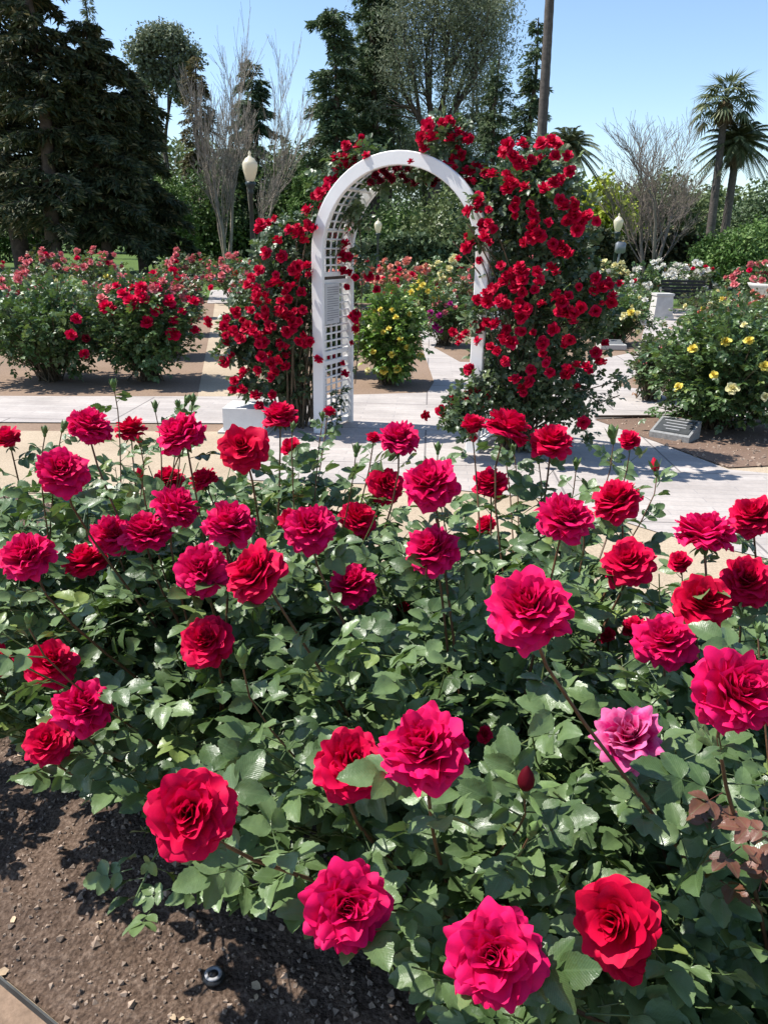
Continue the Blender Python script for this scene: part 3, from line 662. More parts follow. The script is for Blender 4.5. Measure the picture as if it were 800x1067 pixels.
bpx(8, 362, 90, 284, 'pink rose bush behind the dark green bush at the left edge', [], n=900, nrand=(('s_pink', 42, .13),), leaf='leaf_mid')
bpx(130, 338, 70, 284, 'pink rose bush in the second row behind the red bush', [], n=600, nrand=(('s_pink', 18, .12), ('s_yellow', 3, .1), (red, 6, .12)), leaf='leaf_mid')
bpx(55, 332, 70, 284, 'low green rose bush with few pale blooms in the second row at left', [], n=600, nrand=(('s_pale', 4, .1), ('s_pink', 5, .1)), leaf='leaf_bright')
bpx(252, 336, 26, 284, 'pale pink rose bush right of the sandy path, left of the climbing roses', [], n=500, nrand=(('s_pink', 14, .12), ('s_white', 6, .1)), leaf='leaf_rusty')
bpx(276, 350, 46, 290, 'rose bush with few pink blooms behind the left climbing rose', [], n=500, nrand=(('s_pink', 8, .11),))
bpx(348, 392, 54, 300, 'dark rose bush seen through the arch trellis', [], n=700, nrand=(('s_pale', 4, .09),))
bpx(406, 404, 68, 304, 'bright green rose bush with yellow blooms inside the arch opening', [(408, 369, 's_yellow', .08), (399, 385, 's_yellow', .10), (414, 384, 's_yellow', .09), (424, 362, 's_yellow', .08), (417, 353, 's_yellow', .07), (438, 371, 's_yellow', .10), (388, 366, 's_yellow', .07), (383, 385, 's_pale', .07), (390, 345, 's_pale', .06), (405, 342, 's_yellow', .06), (412, 330, 's_yellow', .07), (396, 322, 's_yellow', .06)], leaf='leaf_bright', n=2200, nrand=(('s_yellow', 8, .06),))
bpx(464, 362, 50, 300, 'grey-green rose bush with purple-magenta blooms beyond the arch', [(449, 332, 's_purple', .11), (453, 339, 's_purple', .11), (458, 343, 's_purple', .12), (448, 325, 's_purple', .10), (457, 328, 's_purple', .1), (474, 320, 's_pink', .09)], n=1000, nrand=(('s_pink', 6, .09), ('s_purple', 3, .1)))
bpx(436, 344, 52, 290, 'yellow and orange rose bush beyond the arch, left of the purple one', [(440, 297, 's_yellow', .12), (446, 303, 's_yellow', .12), (434, 315, 's_pale', .12), (452, 310, 's_yellow', .11), (427, 325, 's_pale', .1)], n=700, nrand=(('s_yellow', 9, .11), ('s_coral', 6, .1)), leaf='leaf_bright')
bpx(476, 338, 46, 288, 'coral and pink rose bush beyond the arch next to its right post', [], n=700, nrand=(('s_coral', 16, .11), ('s_pale', 4, .1)), leaf='leaf_rusty')
bpx(410, 330, 50, 288, 'red and coral rose bush beyond the yellow one', [], n=600, nrand=(('s_coral', 16, .12), (red, 6, .12)), leaf='leaf_rusty')
bpx(510, 372, 60, 306, 'rose bush hidden behind the right climbing rose', [], n=500, nrand=(('s_coral', 6, .1),))
bpx(648, 362, 84, 306, 'pale yellow rose bush between the right climbing rose and the stone pedestal', [(628, 317, 's_pale', .1), (634, 322, 's_pale', .11), (640, 318, 's_pale', .1), (650, 327, 's_pale', .12), (657, 325, 's_yellow', .12), (664, 326, 's_pale', .1), (648, 330, 's_pale', .1), (665, 345, 's_pale', .1), (672, 312, 's_white', .1), (617, 352, 's_white', .1), (670, 335, 's_white', .1)], n=1500, nrand=(('s_pale', 16, .08), ('s_white', 8, .08)))
bpx(600, 352, 60, 300, 'white rose bush behind the right climbing rose', [], n=600, nrand=(('s_white', 12, .1),))
bpx(655, 330, 70, 294, 'white rose bush behind the pale yellow one', [], n=700, nrand=(('s_white', 22, .12),))
bpx(762, 458, 150, 322, 'large rose bush with pale yellow blooms beside the stone name marker', [(721, 363, 's_yellow', .085), (756, 355, 's_yellow', .085), (780, 354, 's_yellow', .08), (763, 404, 's_pale', .105), (706, 403, 's_yellow', .08), (743, 390, 's_yellow', .07), (796, 381, 's_yellow', .08), (797, 413, 's_pale', .07), (775, 338, 's_pale', .06)], n=4600, lsize=.078, leaf='leaf_mid', skirt=.08, sh=130, ry=.62)
bpx(684, 420, 52, 345, 'pinkish grey-leaved rose bush leaning over the path, left of the large pale yellow one', [], n=900, nrand=(('s_pink', 4, .05),), leaf='leaf_rusty', lsize=.065)
bpx(765, 392, 110, 310, 'rusty-leaved rose bush behind the large pale yellow one at right', [], n=1700, nrand=(('s_coral', 10, .07), ('s_yellow', 3, .08)), leaf='leaf_rusty')
bpx(835, 420, 110, 315, 'dark leaved rose bush cut by the right edge of the picture', [], n=1200, leaf='leaf_mid')
bpx(745, 345, 70, 304, 'rose bush with small pale buds in front of the black bench, right side', [], n=800, nrand=(('s_coral', 5, .1), ('s_pale', 5, .1)), leaf='leaf_rusty')
bpx(792, 342, 60, 300, 'coral rose bush under the fountain bowl at the right edge', [], n=700, nrand=(('s_coral', 14, .12),), leaf='leaf_rusty')
far = [(-4.0, 21, 's_pink'), (-5.6, 22.5, 's_pink'), (-7.5, 21, 's_pink'), (-9.2, 22, 's_pink'), (-10.6, 21, 's_pink'), (-2.5, 20.5, 's_white'), (-.9, 21, 's_coral'), (.3, 19.5, 's_coral'), (1.5, 21, 's_pale'), (2.6, 20, 's_pink'), (3.6, 22, 's_pink'), (5.8, 22, 's_pale'), (6.9, 21, 's_white'), (8.4, 23, 's_white'), (9.8, 22, 's_pink'), (4.9, 20.6, 's_white'), (11.0, 22, 's_pale')]
fn = {'s_pink': 'pink', 's_coral': 'coral', 's_white': 'white', 's_pale': 'pale yellow'}
for i, (x, y, k) in enumerate(far):
    px = proj([x, y, 1.0])[0][0]
    where = 'seen through the arch' if 385 < px < 490 else ('left before the lawn' if px < 240 else ('behind left climbing rose' if px < 385 else ('behind right climbing rose' if px < 620 else 'before the right bare tree')))
    ordn = ['first', 'second', 'third', 'fourth', 'fifth', 'sixth', 'seventh', 'eighth', 'ninth'][sum(1 for (a, b_, c) in far if c == k and a < x)]
    bush((x, y), .8, 1.28, f'distant {fn[k]} bush {where}, {ordn} {fn[k]} from left', [], n=450, nrand=((k, 26, .17), ('s_red', 3, .14)), leaf='leaf_rusty' if i % 2 else 'leaf_mid', lsize=.13, sh=40, group='distant rose bushes before the lawn')

# ------------------------------------------------------------------ the arch
bA = G(333, 452); aA = R_(25); X1 = np.array([math.cos(aA), -math.sin(aA), 0]); X2 = np.array([math.sin(aA), math.cos(aA), 0]); X3 = np.array([0, 0, 1.])
W_, DP, SPR, PW, PT = 1.40, .52, 1.49, .102, .045
RA = W_/2
arch = empty('garden_arch', (bA+X1*W_/2+X2*DP/2), 'white painted round-topped garden arch with trellis sides, wound with red climbing roses', 'arch')
def A(x, y, z): return bA+X1*x+X2*y+X3*z    # x along front plane from left post, y depth, z up
def arch_frame(y0):
    g = Geo(); path = [(0, 0.0), (0, SPR*.5), (0, SPR)]+[(RA-RA*math.cos(t), SPR+RA*math.sin(t)) for t in np.linspace(0, math.pi, 33)[1:-1]]+[(W_, SPR), (W_, SPR*.5), (W_, 0)]
    path = np.array(path); T = np.gradient(path, axis=0); T /= np.linalg.norm(T, axis=1, keepdims=True); Nn = np.stack([-T[:, 1], T[:, 0]], 1)
    b = .006; prof = [(-PW/2+b, 0), (PW/2-b, 0), (PW/2, b), (PW/2, PT-b), (PW/2-b, PT), (-PW/2+b, PT), (-PW/2, PT-b), (-PW/2, b)]
    V = []
    for i in range(len(path)):
        for (o_, d_) in prof:
            xz = path[i]+Nn[i]*o_; V.append(A(xz[0], y0+d_, xz[1]))
    F = [[i*8+j, (i+1)*8+j, (i+1)*8+(j+1) % 8, i*8+(j+1) % 8] for i in range(len(path)-1) for j in range(8)]
    g.add(V, F); return g
g = arch_frame(-.02); build_in(g, 'front_frame', 'white', arch, False)
g = arch_frame(DP-.02); build_in(g, 'rear_frame', 'white', arch, False)
def trellis_side(x):
    g = Geo(); AX = np.stack([X1, X2, X3], 1); yb, ye = PT-.02, DP-.02; L = ye-yb; ym = (yb+ye)/2
    for k in range(1, 5): box(g, A(x, yb+L*k/5, SPR/2+.04), .012, .014, SPR-.08, AX)
    z = .10
    while z < SPR:
        if not (.62 < z < .68): box(g, A(x+.011, ym, z), .010, L, .014, AX)
        z += .062
    for z in (.05, .60, .68, 1.27, 1.33): box(g, A(x+.004, ym, z), .034, L, .035, AX)
    return g
for xx in (.0, W_): build_in(trellis_side(xx), 'trellis_panel', 'white', arch, False)
g = Geo()
yb, ye = PT-.02, DP-.02; L = ye-yb
for k in range(1, 5):
    P = np.array([[A(RA-(RA-.0)*math.cos(t), yb+L*k/5, SPR+RA*math.sin(t)) for t in np.linspace(0, math.pi, 40)]]); tubes(g, P, .008, 4)
for t in np.linspace(.06, math.pi-.06, 30):
    big = abs((t % .5)-.25) < .04
    P = np.array([[A(RA-RA*math.cos(t), yy, SPR+RA*math.sin(t)) for yy in (yb, (yb+ye)/2, ye)]]); tubes(g, P, .016 if big else .008, 4)
build_in(g, 'roof_lattice', 'white', arch, False)
# sign board hung on the left trellis
sg = empty('notice_board', A(.03, .18, 1.12), 'pale printed notice plate fixed inside the left trellis of the arch', 'sign')
AX = np.stack([X1, X2, X3], 1)
g = Geo(); box(g, A(.028, .19, 1.09), .008, .25, .33, AX); build_in(g, 'plate', 'paper', sg, False)
g = Geo()
for k in range(15):
    wd = .19*(1 if k % 5 != 4 else .55); box(g, A(.0335, .19-(.19-wd)/2, 1.225-k*.019), .0012, wd, .0055, AX)
build_in(g, 'lettering', 'ink', sg, False)
g = Geo(); box(g, A(.012, .24, 1.30), .01, .42, .045, AX)
tag(g.build('dark_crossbar', 'bark', smooth=False), 'dark wooden crossbar above the notice plate on the arch trellis', 'crossbar')

# ------------------------------------------------------------------ climbing roses
def climber(base, blobs, Ymap, flowers, label, sparse, nleaf, extra=()):
    root = empty('climbing_rose', (*base, .01), label, 'climbing rose', 'climbing roses on the arch'); b = np.array([*base, .01])
    g = Geo(); gs = Geo(); cen = []; rad = []
    for (x, y, rp, Y) in blobs:
        cen.append(atY(x, y, Y)); rad.append(rp/FP*Y)
    cen, rad = np.array(cen), np.array(rad); wgt = rad**1.6; wgt /= wgt.sum()
    m_ = nleaf; k = rng.choice(len(cen), m_, p=wgt); d = nrm(rng.normal(size=(m_, 3))); rr = rng.random(m_)**.33
    Q = cen[k]+d*(rad[k]*rr)[:, None]*[1, .8, 1.05]; Q = Q[Q[:, 2] > .12]; 
    Kk = rng.choice(len(cen), len(Q))
    dirs = nrm(rng.normal(size=Q.shape)+[-.1, -.5, .1])
    scatter_leaves(g, Q, dirs, rng.uniform(.060, .10, len(Q)), LO, upv=np.array([-.25, -.35, .8]), young=.03)
    # canes
    near = np.hypot(cen[:, 0]-b[0], cen[:, 1]-b[1]) < .55; cn = cen[near]; C3 = np.concatenate([cn, cn[rng.integers(0, len(cn), 40)]+rng.normal(0, .12, (40, 3))]); n = len(C3)
    C0 = b+rng.normal(0, .07, (n, 3))*[1, 1, 0]; C1 = C0+np.stack([rng.normal(0, .1, n), rng.normal(0, .1, n), C3[:, 2]*.5], 1); C2 = C0+(C3-C0)*[.6, .6, .85]
    P = bez(C0[:, None], C1[:, None], C2[:, None], C3[:, None], np.linspace(0, 1, 9)); tubes(gs, P, np.linspace(.011, .004, 9)[None], 5)
    for pts in extra:
        P = np.array([[atY(x, y, Y) for x, y, Y in pts]]); tubes(gs, P, .0045, 5)
        tt = rng.random(26)*(len(pts)-1.01); i = tt.astype(int); fx = (tt-i)[:, None]; q = P[0][i]*(1-fx)+P[0][i+1]*fx
        scatter_leaves(g, q+rng.normal(0, .02, q.shape), nrm(rng.normal(size=q.shape)), rng.uniform(.06, .09, len(q)), LO)
    build_in(gs, 'canes', 'cane', root); build_in(g, 'foliage', 'leaf_climb', root)
    FX = []
    for f in flowers[:98]:
        x, y = f[0], f[1]; kind = f[2] if len(f) > 2 else 's_climb'; p = atY(x, y, Ymap(x, y)); dr = nrm(np.array([-.35, -.7, .75])+rng.normal(0, .35, 3))
        FX.append((p, dr, kind))
        add_bloom(root, kind, p, rng.uniform(.068, .104)*(1.0 if kind == 's_climb' else .72), dr)
    gx = Geo(); me = BL['s_climb'][0]; nv_ = len(me.vertices); Vt = np.zeros(nv_*3); me.vertices.foreach_get('co', Vt); Vt = Vt.reshape(-1, 3)
    Ft = np.array([list(p_.vertices) for p_ in me.polygons]); mm = 150; ii = rng.integers(0, len(FX), mm)
    pp = np.array([FX[i][0] for i in ii])+np.clip(rng.normal(0, 1, (mm, 3)), -1.5, 1.5)*[.08, .06, .07]-[0, 0, .04]; kk = np.array([FX[i][2] == 's_dark' for i in ii]) | ((proj(pp)[0] < 268) & (proj(pp)[1] < 300)); pp, ii = pp[~kk], ii[~kk]
    Rm = np.array([frame_z(FX[i][1]+rng.normal(0, .4, 3), rng.uniform(0, 6)) for i in ii]); gx.inst((Vt, Ft, np.full((nv_, 2), .5)), pp, Rm, rng.uniform(.05, .088, len(pp)), rng.random(len(pp)))
    o = build_in(gx, 'small_blooms', 'petal_climb', root); o['kind'] = 'stuff'
    return root
RF = [(150,95),(170,130),(200,85),(190,150),(215,170),(230,145),(150,235),(260,90),(300,80),(310,130),(350,130),(355,180),(305,215),(55,265),(60,300),(175,300),(235,320),(240,350),(230,395),(70,360),(75,395),(92,350),(325,275),(340,290),(370,330),(390,350),(400,330),(380,375),(300,420),(320,440),(350,450),(15,430),(35,415),(130,490),(150,520),(135,545),(190,490),(200,510),(175,560),(200,580),(240,570),(250,510),(260,540),(90,580),(85,610),(130,600),(110,680),(195,660),(310,590),(330,610),(350,590),(390,630),(330,640),(440,530),(460,560),(480,545),(440,640),(15,710),(60,695),(300,700),(265,740),(345,730),(140,720),(165,740),(120,770),(145,805),(25,830),(180,860),(220,870),(290,840),(350,830),(230,830),(410,820),(440,775),(40,905),(15,925),(60,950),(30,1000),(400,1005),(20,180),(45,170)]
RF = [(480+x/3.14, 120+y/3.14) for x, y in RF]
RT = [(590,90),(610,60),(640,20),(660,10),(665,60),(700,60),(715,65),(665,120),(600,25),(690,45),(735,145),(780,160),(640,820),(670,790)]
RF += [(220+x/2.667, 120+y/2.667) for x, y in RT]
def Yr(x, y):
    if y < 178 and x < 515: return 6.30
    if x < 503: return 6.0 if y > 170 else 6.3
    return 6.22-.50*math.sqrt(max(0.05, 1-((x-555)/75)**2))
RB = [(545, 192, 36, 6.3), (575, 197, 32, 6.35), (530, 220, 42, 6.3), (570, 235, 45, 6.3), (595, 260, 26, 6.35), (530, 275, 42, 6.3), (575, 290, 48, 6.3), (610, 305, 30, 6.3), (545, 330, 52, 6.25), (590, 345, 42, 6.3), (620, 325, 24, 6.3), (535, 385, 46, 6.25), (580, 390, 44, 6.25), (510, 405, 32, 6.2), (545, 425, 36, 6.2), (590, 420, 28, 6.2), (508, 200, 22, 6.35), (490, 415, 22, 5.95), (478, 425, 18, 5.95), (470, 436, 12, 5.95), (486, 442, 14, 5.95), (496, 330, 10, 6.05), (500, 250, 9, 6.05), (500, 212, 9, 6.05), (560, 170, 16, 6.3), (465, 150, 24, 6.45), (475, 170, 18, 6.45), (497, 180, 16, 6.4), (470, 135, 16, 6.45)]
climber((1.12, 6.28), RB, Yr, RF, 'tall red climbing rose covering the right side and top of the arch', 0, 4300,
        extra=[[(590, 410, 6.1), (615, 405, 6.0), (640, 398, 5.95), (655, 392, 5.9)], [(585, 420, 6.1), (605, 440, 5.95), (612, 455, 5.9)], [(590, 400, 6.1), (625, 420, 6.0), (645, 412, 5.9)], [(500, 430, 5.9), (480, 440, 5.85), (472, 425, 5.8)]])
LF = [(130,315),(138,300),(215,315),(235,325),(250,320),(275,310),(265,260),(300,215),(345,115),(375,85),(410,85),(400,120),(430,110),(350,150),(340,175),(325,180),(110,450),(130,430),(100,470),(150,380),(195,390),(240,420),(265,415),(225,430),(270,440),(180,460),(210,480),(250,490),(150,500),(185,540),(110,540),(70,545),(35,590),(130,610),(165,585),(230,575),(255,540),(80,620),(110,600),(145,630),(190,640),(245,630),(275,630),(35,685),(65,735),(90,710),(140,670),(85,760),(125,775),(165,730),(205,695),(165,690),(340,330),(370,355),(365,390),(400,450),(440,445),(335,670),(405,550),(400,595),(60,600),(95,590),(150,560),(210,600),(125,480),(160,470),(200,540)]
LF = [(220+x/2.667, 120+y/2.667) for x, y in LF]
LD = [(455,165),(480,150),(500,175),(520,145),(540,180),(560,150),(575,170),(600,185),(470,180),(530,165),(510,150),(545,148),(615,190),(490,165),(565,185),(585,150),(445,185),(625,180)]
LF += [(220+x/2.667, 120+y/2.667, 's_dark') for x, y in LD]
def Yl(x, y):
    if y < 198 and x > 378: return 6.52
    if y < 200 and x > 330: return 6.85
    if x > 335: return 7.05
    return 7.0-.42*math.sqrt(max(.05, 1-((x-282)/58)**2))
LB = [(242, 350, 11, 6.85), (238, 372, 9, 6.85), (252, 396, 11, 6.85), (246, 335, 10, 6.9), (300, 255, 26, 7.0), (285, 280, 32, 7.0), (305, 300, 30, 7.0), (275, 320, 36, 6.95), (300, 345, 36, 6.95), (265, 350, 26, 6.95), (280, 380, 34, 6.95), (305, 395, 26, 6.95), (258, 365, 14, 6.9), (318, 260, 14, 7.0), (325, 225, 14, 7.0), (340, 195, 14, 6.98), (362, 172, 15, 6.9), (380, 162, 14, 6.85), (395, 165, 10, 6.8), (365, 215, 10, 6.95), (395, 188, 12, 6.8), (375, 270, 9, 7.05), (370, 225, 9, 7.05), (345, 260, 10, 7.05), (420, 178, 12, 6.65), (445, 176, 10, 6.5)]
climber((-.82, 7.02), LB, Yl, LF, 'red climbing rose on the left side of the arch, reaching over its left shoulder', 0, 2400,
        extra=[[(300, 400, 6.9), (315, 330, 7.0), (340, 230, 7.0), (375, 180, 6.9)], [(370, 400, 7.1), (376, 330, 7.1), (378, 270, 7.1), (372, 215, 7.05)], [(270, 380, 6.9), (245, 370, 6.8), (238, 350, 6.75)], [(260, 400, 6.8), (248, 415, 6.7)], [(345, 440, 6.8), (350, 420, 6.85), (358, 405, 6.9)]])

# ------------------------------------------------------------------ furniture
b = G(256, 452); bx = empty('concrete_block', (b[0], b[1]+.14, .01), 'white rectangular concrete block on the ground left of the arch', 'block')
ax = np.stack([[math.cos(R_(-4)), math.sin(R_(-4)), 0], [-math.sin(R_(-4)), math.cos(R_(-4)), 0], [0, 0, 1.]], 1)
g = Geo(); box(g, np.array([b[0], b[1]+.16, .115]), .36, .34, .21, ax); build_in(g, 'block_body', 'concrete', bx, False)
g = Geo(); box(g, np.array([b[0], b[1]+.16, .012]), .44, .42, .02, ax); build_in(g, 'base_slab', 'stone', bx, False)

def lamp(x, y, H_, label, s_=1.0):
    root = empty('street_lamp', (x, y, 0), label, 'street lamp', 'lamp posts around the garden'); c = np.array([x, y, 0])
    g = Geo(); lathe(g, c, [(.13, 0), (.13, .25), (.09, .32), (.065, .5), (.055, .6), (.045, H_-.85), (.075, H_-.83), (.05, H_-.78), (.10, H_-.68), (.12, H_-.62), (.09, H_-.60)], 12); build_in(g, 'pole', 'lamp_metal', root)
    g = Geo(); z = H_-.6; lathe(g, c+[0, 0, z], [(.07, 0), (.10, .06), (.145, .2), (.165, .33), (.15, .38), (.11, .42), (.04, .46)], 16); o = build_in(g, 'lamp_shade', 'globe', root)
    g = Geo(); lathe(g, c+[0, 0, z], [(.14, .385), (.10, .45), (.045, .48), (.025, .52), (.035, .55), (.008, .60)], 12); build_in(g, 'finial', 'globe' if s_ else 'lamp_metal', root)
P = atY(260, 157, 18.0); lamp(P[0], 18, P[2], 'tall dark lamp post with a cream globe left of the arch')
P = atY(394, 227, 35.0); lamp(P[0], 35, P[2], 'small distant lamp post seen under the arch')
P = atY(645, 222, 28.5); lamp(P[0], 28.5, P[2], 'dark lamp post with a yellowish globe in front of the bare tree at right')
P = atY(177, 246, 60); lamp(P[0], 60, P[2], 'tiny far lamp post among the dark trunks at left')
P = atY(646, 258, 27.0); r_ = empty('meter_post', (P[0], 27, 0), 'grey box on a thin pole beside the right lamp post', 'utility box')
g = Geo(); tubes(g, np.array([[[P[0]-.1, 27, 0], [P[0], 27, P[2]]]]), .035, 8); build_in(g, 'pole', 'grey_metal', r_)
g = Geo(); box(g, (P[0], 27, P[2]), .32, .2, .36, bev=.05); build_in(g, 'box', 'grey_metal', r_)

# wedge plaque
pb = G(612+92, 459); pr = empty('name_marker', (pb[0], pb[1], .01), 'wedge-shaped dark stone name marker with a slanted plate on the mulch at right', 'marker')
th = R_(-40); ex = np.array([math.cos(th), math.sin(th), 0]); ey = np.array([-math.sin(th), math.cos(th), 0]); c = np.array([pb[0], pb[1]+.06, .012])
hw, hd = .175, .13
V = [c-ex*hw-ey*hd, c+ex*hw-ey*hd, c+ex*hw+ey*hd, c-ex*hw+ey*hd]; V += [V[0]+[0, 0, .05], V[1]+[0, 0, .05], V[2]+[0, 0, .15], V[3]+[0, 0, .15]]
g = Geo(); g.add(V, [[0, 3, 2, 1], [0, 1, 5, 4], [1, 2, 6, 5], [2, 3, 7, 6], [3, 0, 4, 7], [4, 5, 6, 7]]); build_in(g, 'stone_body', 'plaque_stone', pr, False)
nz = nrm(np.cross(V[5]-V[4], V[7]-V[4])); sl_ = nrm(V[7]-V[4]); cc = (V[4]+V[6])/2+nz*.004
ax = np.stack([ex, sl_, nz], 1); g = Geo(); box(g, cc, .30, .215, .008, ax); build_in(g, 'plate', 'plaque_metal', pr, False)
g = Geo()
for k in range(4): box(g, cc+nz*.0052+sl_*(.07-.045*k), (.24, .18, .2, .12)[k], .012, .0016, ax)
build_in(g, 'lettering', 'ring', pr, False)
pb = G(636, 364); pr = empty('name_marker', (pb[0], pb[1], .01), 'low flat pale name marker in front of the pale yellow bush', 'marker')
g = Geo(); ax = np.eye(3); box(g, (pb[0], pb[1], .05), .42, .3, .09, ax, bev=.01); build_in(g, 'stone_body', 'stone', pr, False)
g = Geo(); ax = np.stack([[1., 0, 0], [0, .97, .22], [0, -.22, .97]], 1); box(g, (pb[0], pb[1]-.01, .115), .34, .24, .012, ax); build_in(g, 'plate', 'grey_metal', pr, False)

# stone pedestal, bench and fountain
pb = G(690, 334); c = np.array([pb[0], pb[1]+.2, 0]); r_ = empty('stone_pedestal', c, 'square pale stone pedestal left of the black bench', 'pedestal')
hz = topz(690, 334, 306)
g = Geo()
for (w0, w1, z0, z1) in ((.46, .46, .012, .10), (.42, .36, .10, hz-.05), (.40, .40, hz-.05, hz)):
    V = [c+[sx*w0/2, sy*w0/2, z0] for sx, sy in ((-1, -1), (1, -1), (1, 1), (-1, 1))]+[c+[sx*w1/2, sy*w1/2, z1] for sx, sy in ((-1, -1), (1, -1), (1, 1), (-1, 1))]
    g.add(V, [[0, 3, 2, 1], [4, 5, 6, 7]]+[[i, (i+1) % 4, 4+(i+1) % 4, 4+i] for i in range(4)])
build_in(g, 'pedestal_body', 'stone', r_, False)
bb = G(718, 332); c = np.array([bb[0]+.05, bb[1]+.5, 0]); r_ = empty('park_bench', c, 'black slatted park bench beside the stone pedestal', 'bench')
g = Geo()
for k in range(5): box(g, c+[0, -.22+.1*k, .44], 1.05, .075, .03)
build_in(g, 'seat', 'bench', r_, False)
g = Geo()
for k in range(5): box(g, c+[0, .24+.03*k, .50+.075*k], 1.05, .025, .06)
build_in(g, 'backrest', 'bench', r_, False)
for sx in (-.46, .46):
    g = Geo(); box(g, c+[sx, -.22, .22], .05, .05, .43); box(g, c+[sx, .26, .22], .05, .05, .43); box(g, c+[sx, .02, .63], .05, .5, .04); box(g, c+[sx, -.22, .54], .04, .04, .17); build_in(g, 'leg', 'bench', r_, False)
P = atY(800, 296, 21.0); c = np.array([P[0]+.35, 21, 0]); r_ = empty('fountain', c, 'tiered pale stone fountain cut by the right edge', 'fountain')
z1 = P[2]; g = Geo(); lathe(g, c, [(1.2, .01), (1.2, .35), (1.05, .36), (1.0, .12), (.2, .12), (.16, .5), (.22, z1-.45), (.35, z1-.40)], 28); build_in(g, 'basin', 'stone', r_)
g = Geo(); lathe(g, c, [(.2, z1-.40), (.55, z1-.30), (.78, z1-.06), (.82, z1+.02), (.74, z1+.02), (.2, z1-.1)], 28); build_in(g, 'bowl', 'stone', r_)
g = Geo(); lathe(g, c, [(.12, z1-.1), (.1, z1+.22), (.2, z1+.3), (.42, z1+.42), (.44, z1+.47), (.1, z1+.44)], 24); build_in(g, 'upper_bowl', 'stone', r_)

# ------------------------------------------------------------------ trees
def spray_T(seed, lo=.25):
    V = np.array([[0, 0, 0], [.16, .35, .03], [0, 1, -.12], [-.16, .35, .03], [.4, .6, -.05], [-.38, .68, -.08]]); F = np.array([[0, 1, 2, 3]]); F2 = np.array([[0, 4, 1, 3], [0, 1, 3, 5]])
    return V[:4], F, np.zeros((4, 2))
SPR_T = spray_T(0)
OV = (np.array([[0, 0, 0], [.32, .45, .05], [0, 1, -.1], [-.32, .45, .05]]), np.array([[0, 1, 2, 3]]), np.zeros((4, 2)))
def trunk_g(g, base, h, r, lean=(0, 0), sides=8, n=7, end=.25):
    t = np.linspace(0, 1, n); P = np.stack([base[0]+lean[0]*t+r*.5*np.sin(t*7+base[0]), base[1]+lean[1]*t, h*t], 1)
    tubes(g, P[None], (r*(1-(1-end)*t))[None], sides); return P
def conifer(x, y, h, r, mat, label, n=9000, z0=.12, size=.5, droop=.35, power=.8, ragged=.3, bark='bark', group='conifers behind the garden', name='conifer_tree'):
    root = empty(name, (x, y, 0), label, 'tree', group); base = np.array([x, y, 0]); gt = Geo(); n = int(n*1.7); trunk_g(gt, base, h, h*.018+.08, n=6, end=.1)
    nb = int(h*11); zb = z0*h+(h-z0*h)*rng.random(nb)**.9; az = rng.uniform(0, 6.28, nb); f_ = 1-(zb-z0*h)/(h-z0*h)
    Lb = r*(f_**power)*(1-ragged*rng.random(nb))+.25; Lb *= 1+.18*np.sin(az*3+zb*.9)
    dirn = np.stack([np.cos(az), np.sin(az), np.zeros(nb)], 1)
    tt = np.linspace(0, 1, 4); P = base+np.stack([np.zeros(nb), np.zeros(nb), zb], 1)[:, None]+dirn[:, None]*(Lb[:, None]*tt)[..., None]+np.array([0, 0, 1.])*((.15*tt-droop*tt**2)[None]*Lb[:, None])[..., None]
    tubes(gt, P, (.012+.02*f_)[:, None]*h/12*np.linspace(1, .3, 4)[None], 3)
    build_in(gt, 'trunk', bark, root)
    k = rng.choice(nb, n, p=Lb**1.3/(Lb**1.3).sum()); t = rng.uniform(.02, 1.02, n)**.85; L = Lb[k]
    side = np.cross(dirn[k], [0, 0, 1.]); lat = rng.normal(0, .13, n)*L*(1.2-t)
    Q = base+np.stack([np.zeros(n), np.zeros(n), zb[k]], 1)+dirn[k]*(L*t)[:, None]+side*lat[:, None]+np.array([0, 0, 1.])*((.15*t-droop*t*t)*L-np.abs(rng.normal(0, .12, n))*(1+lat*0))[:, None]
    D_ = nrm(dirn[k]*.7+side*np.sign(lat)[:, None]*.6+rng.normal(0, .35, (n, 3))+[0, 0, -.35])
    g = Geo(); g.inst(SPR_T, Q, frames(D_, nrm(np.array([0, 0, 1.])+rng.normal(0, .7, (n, 3)))), rng.uniform(.6, 1.3, n)*size*.66, rng.random(n)); build_in(g, 'crown', mat, root, False)
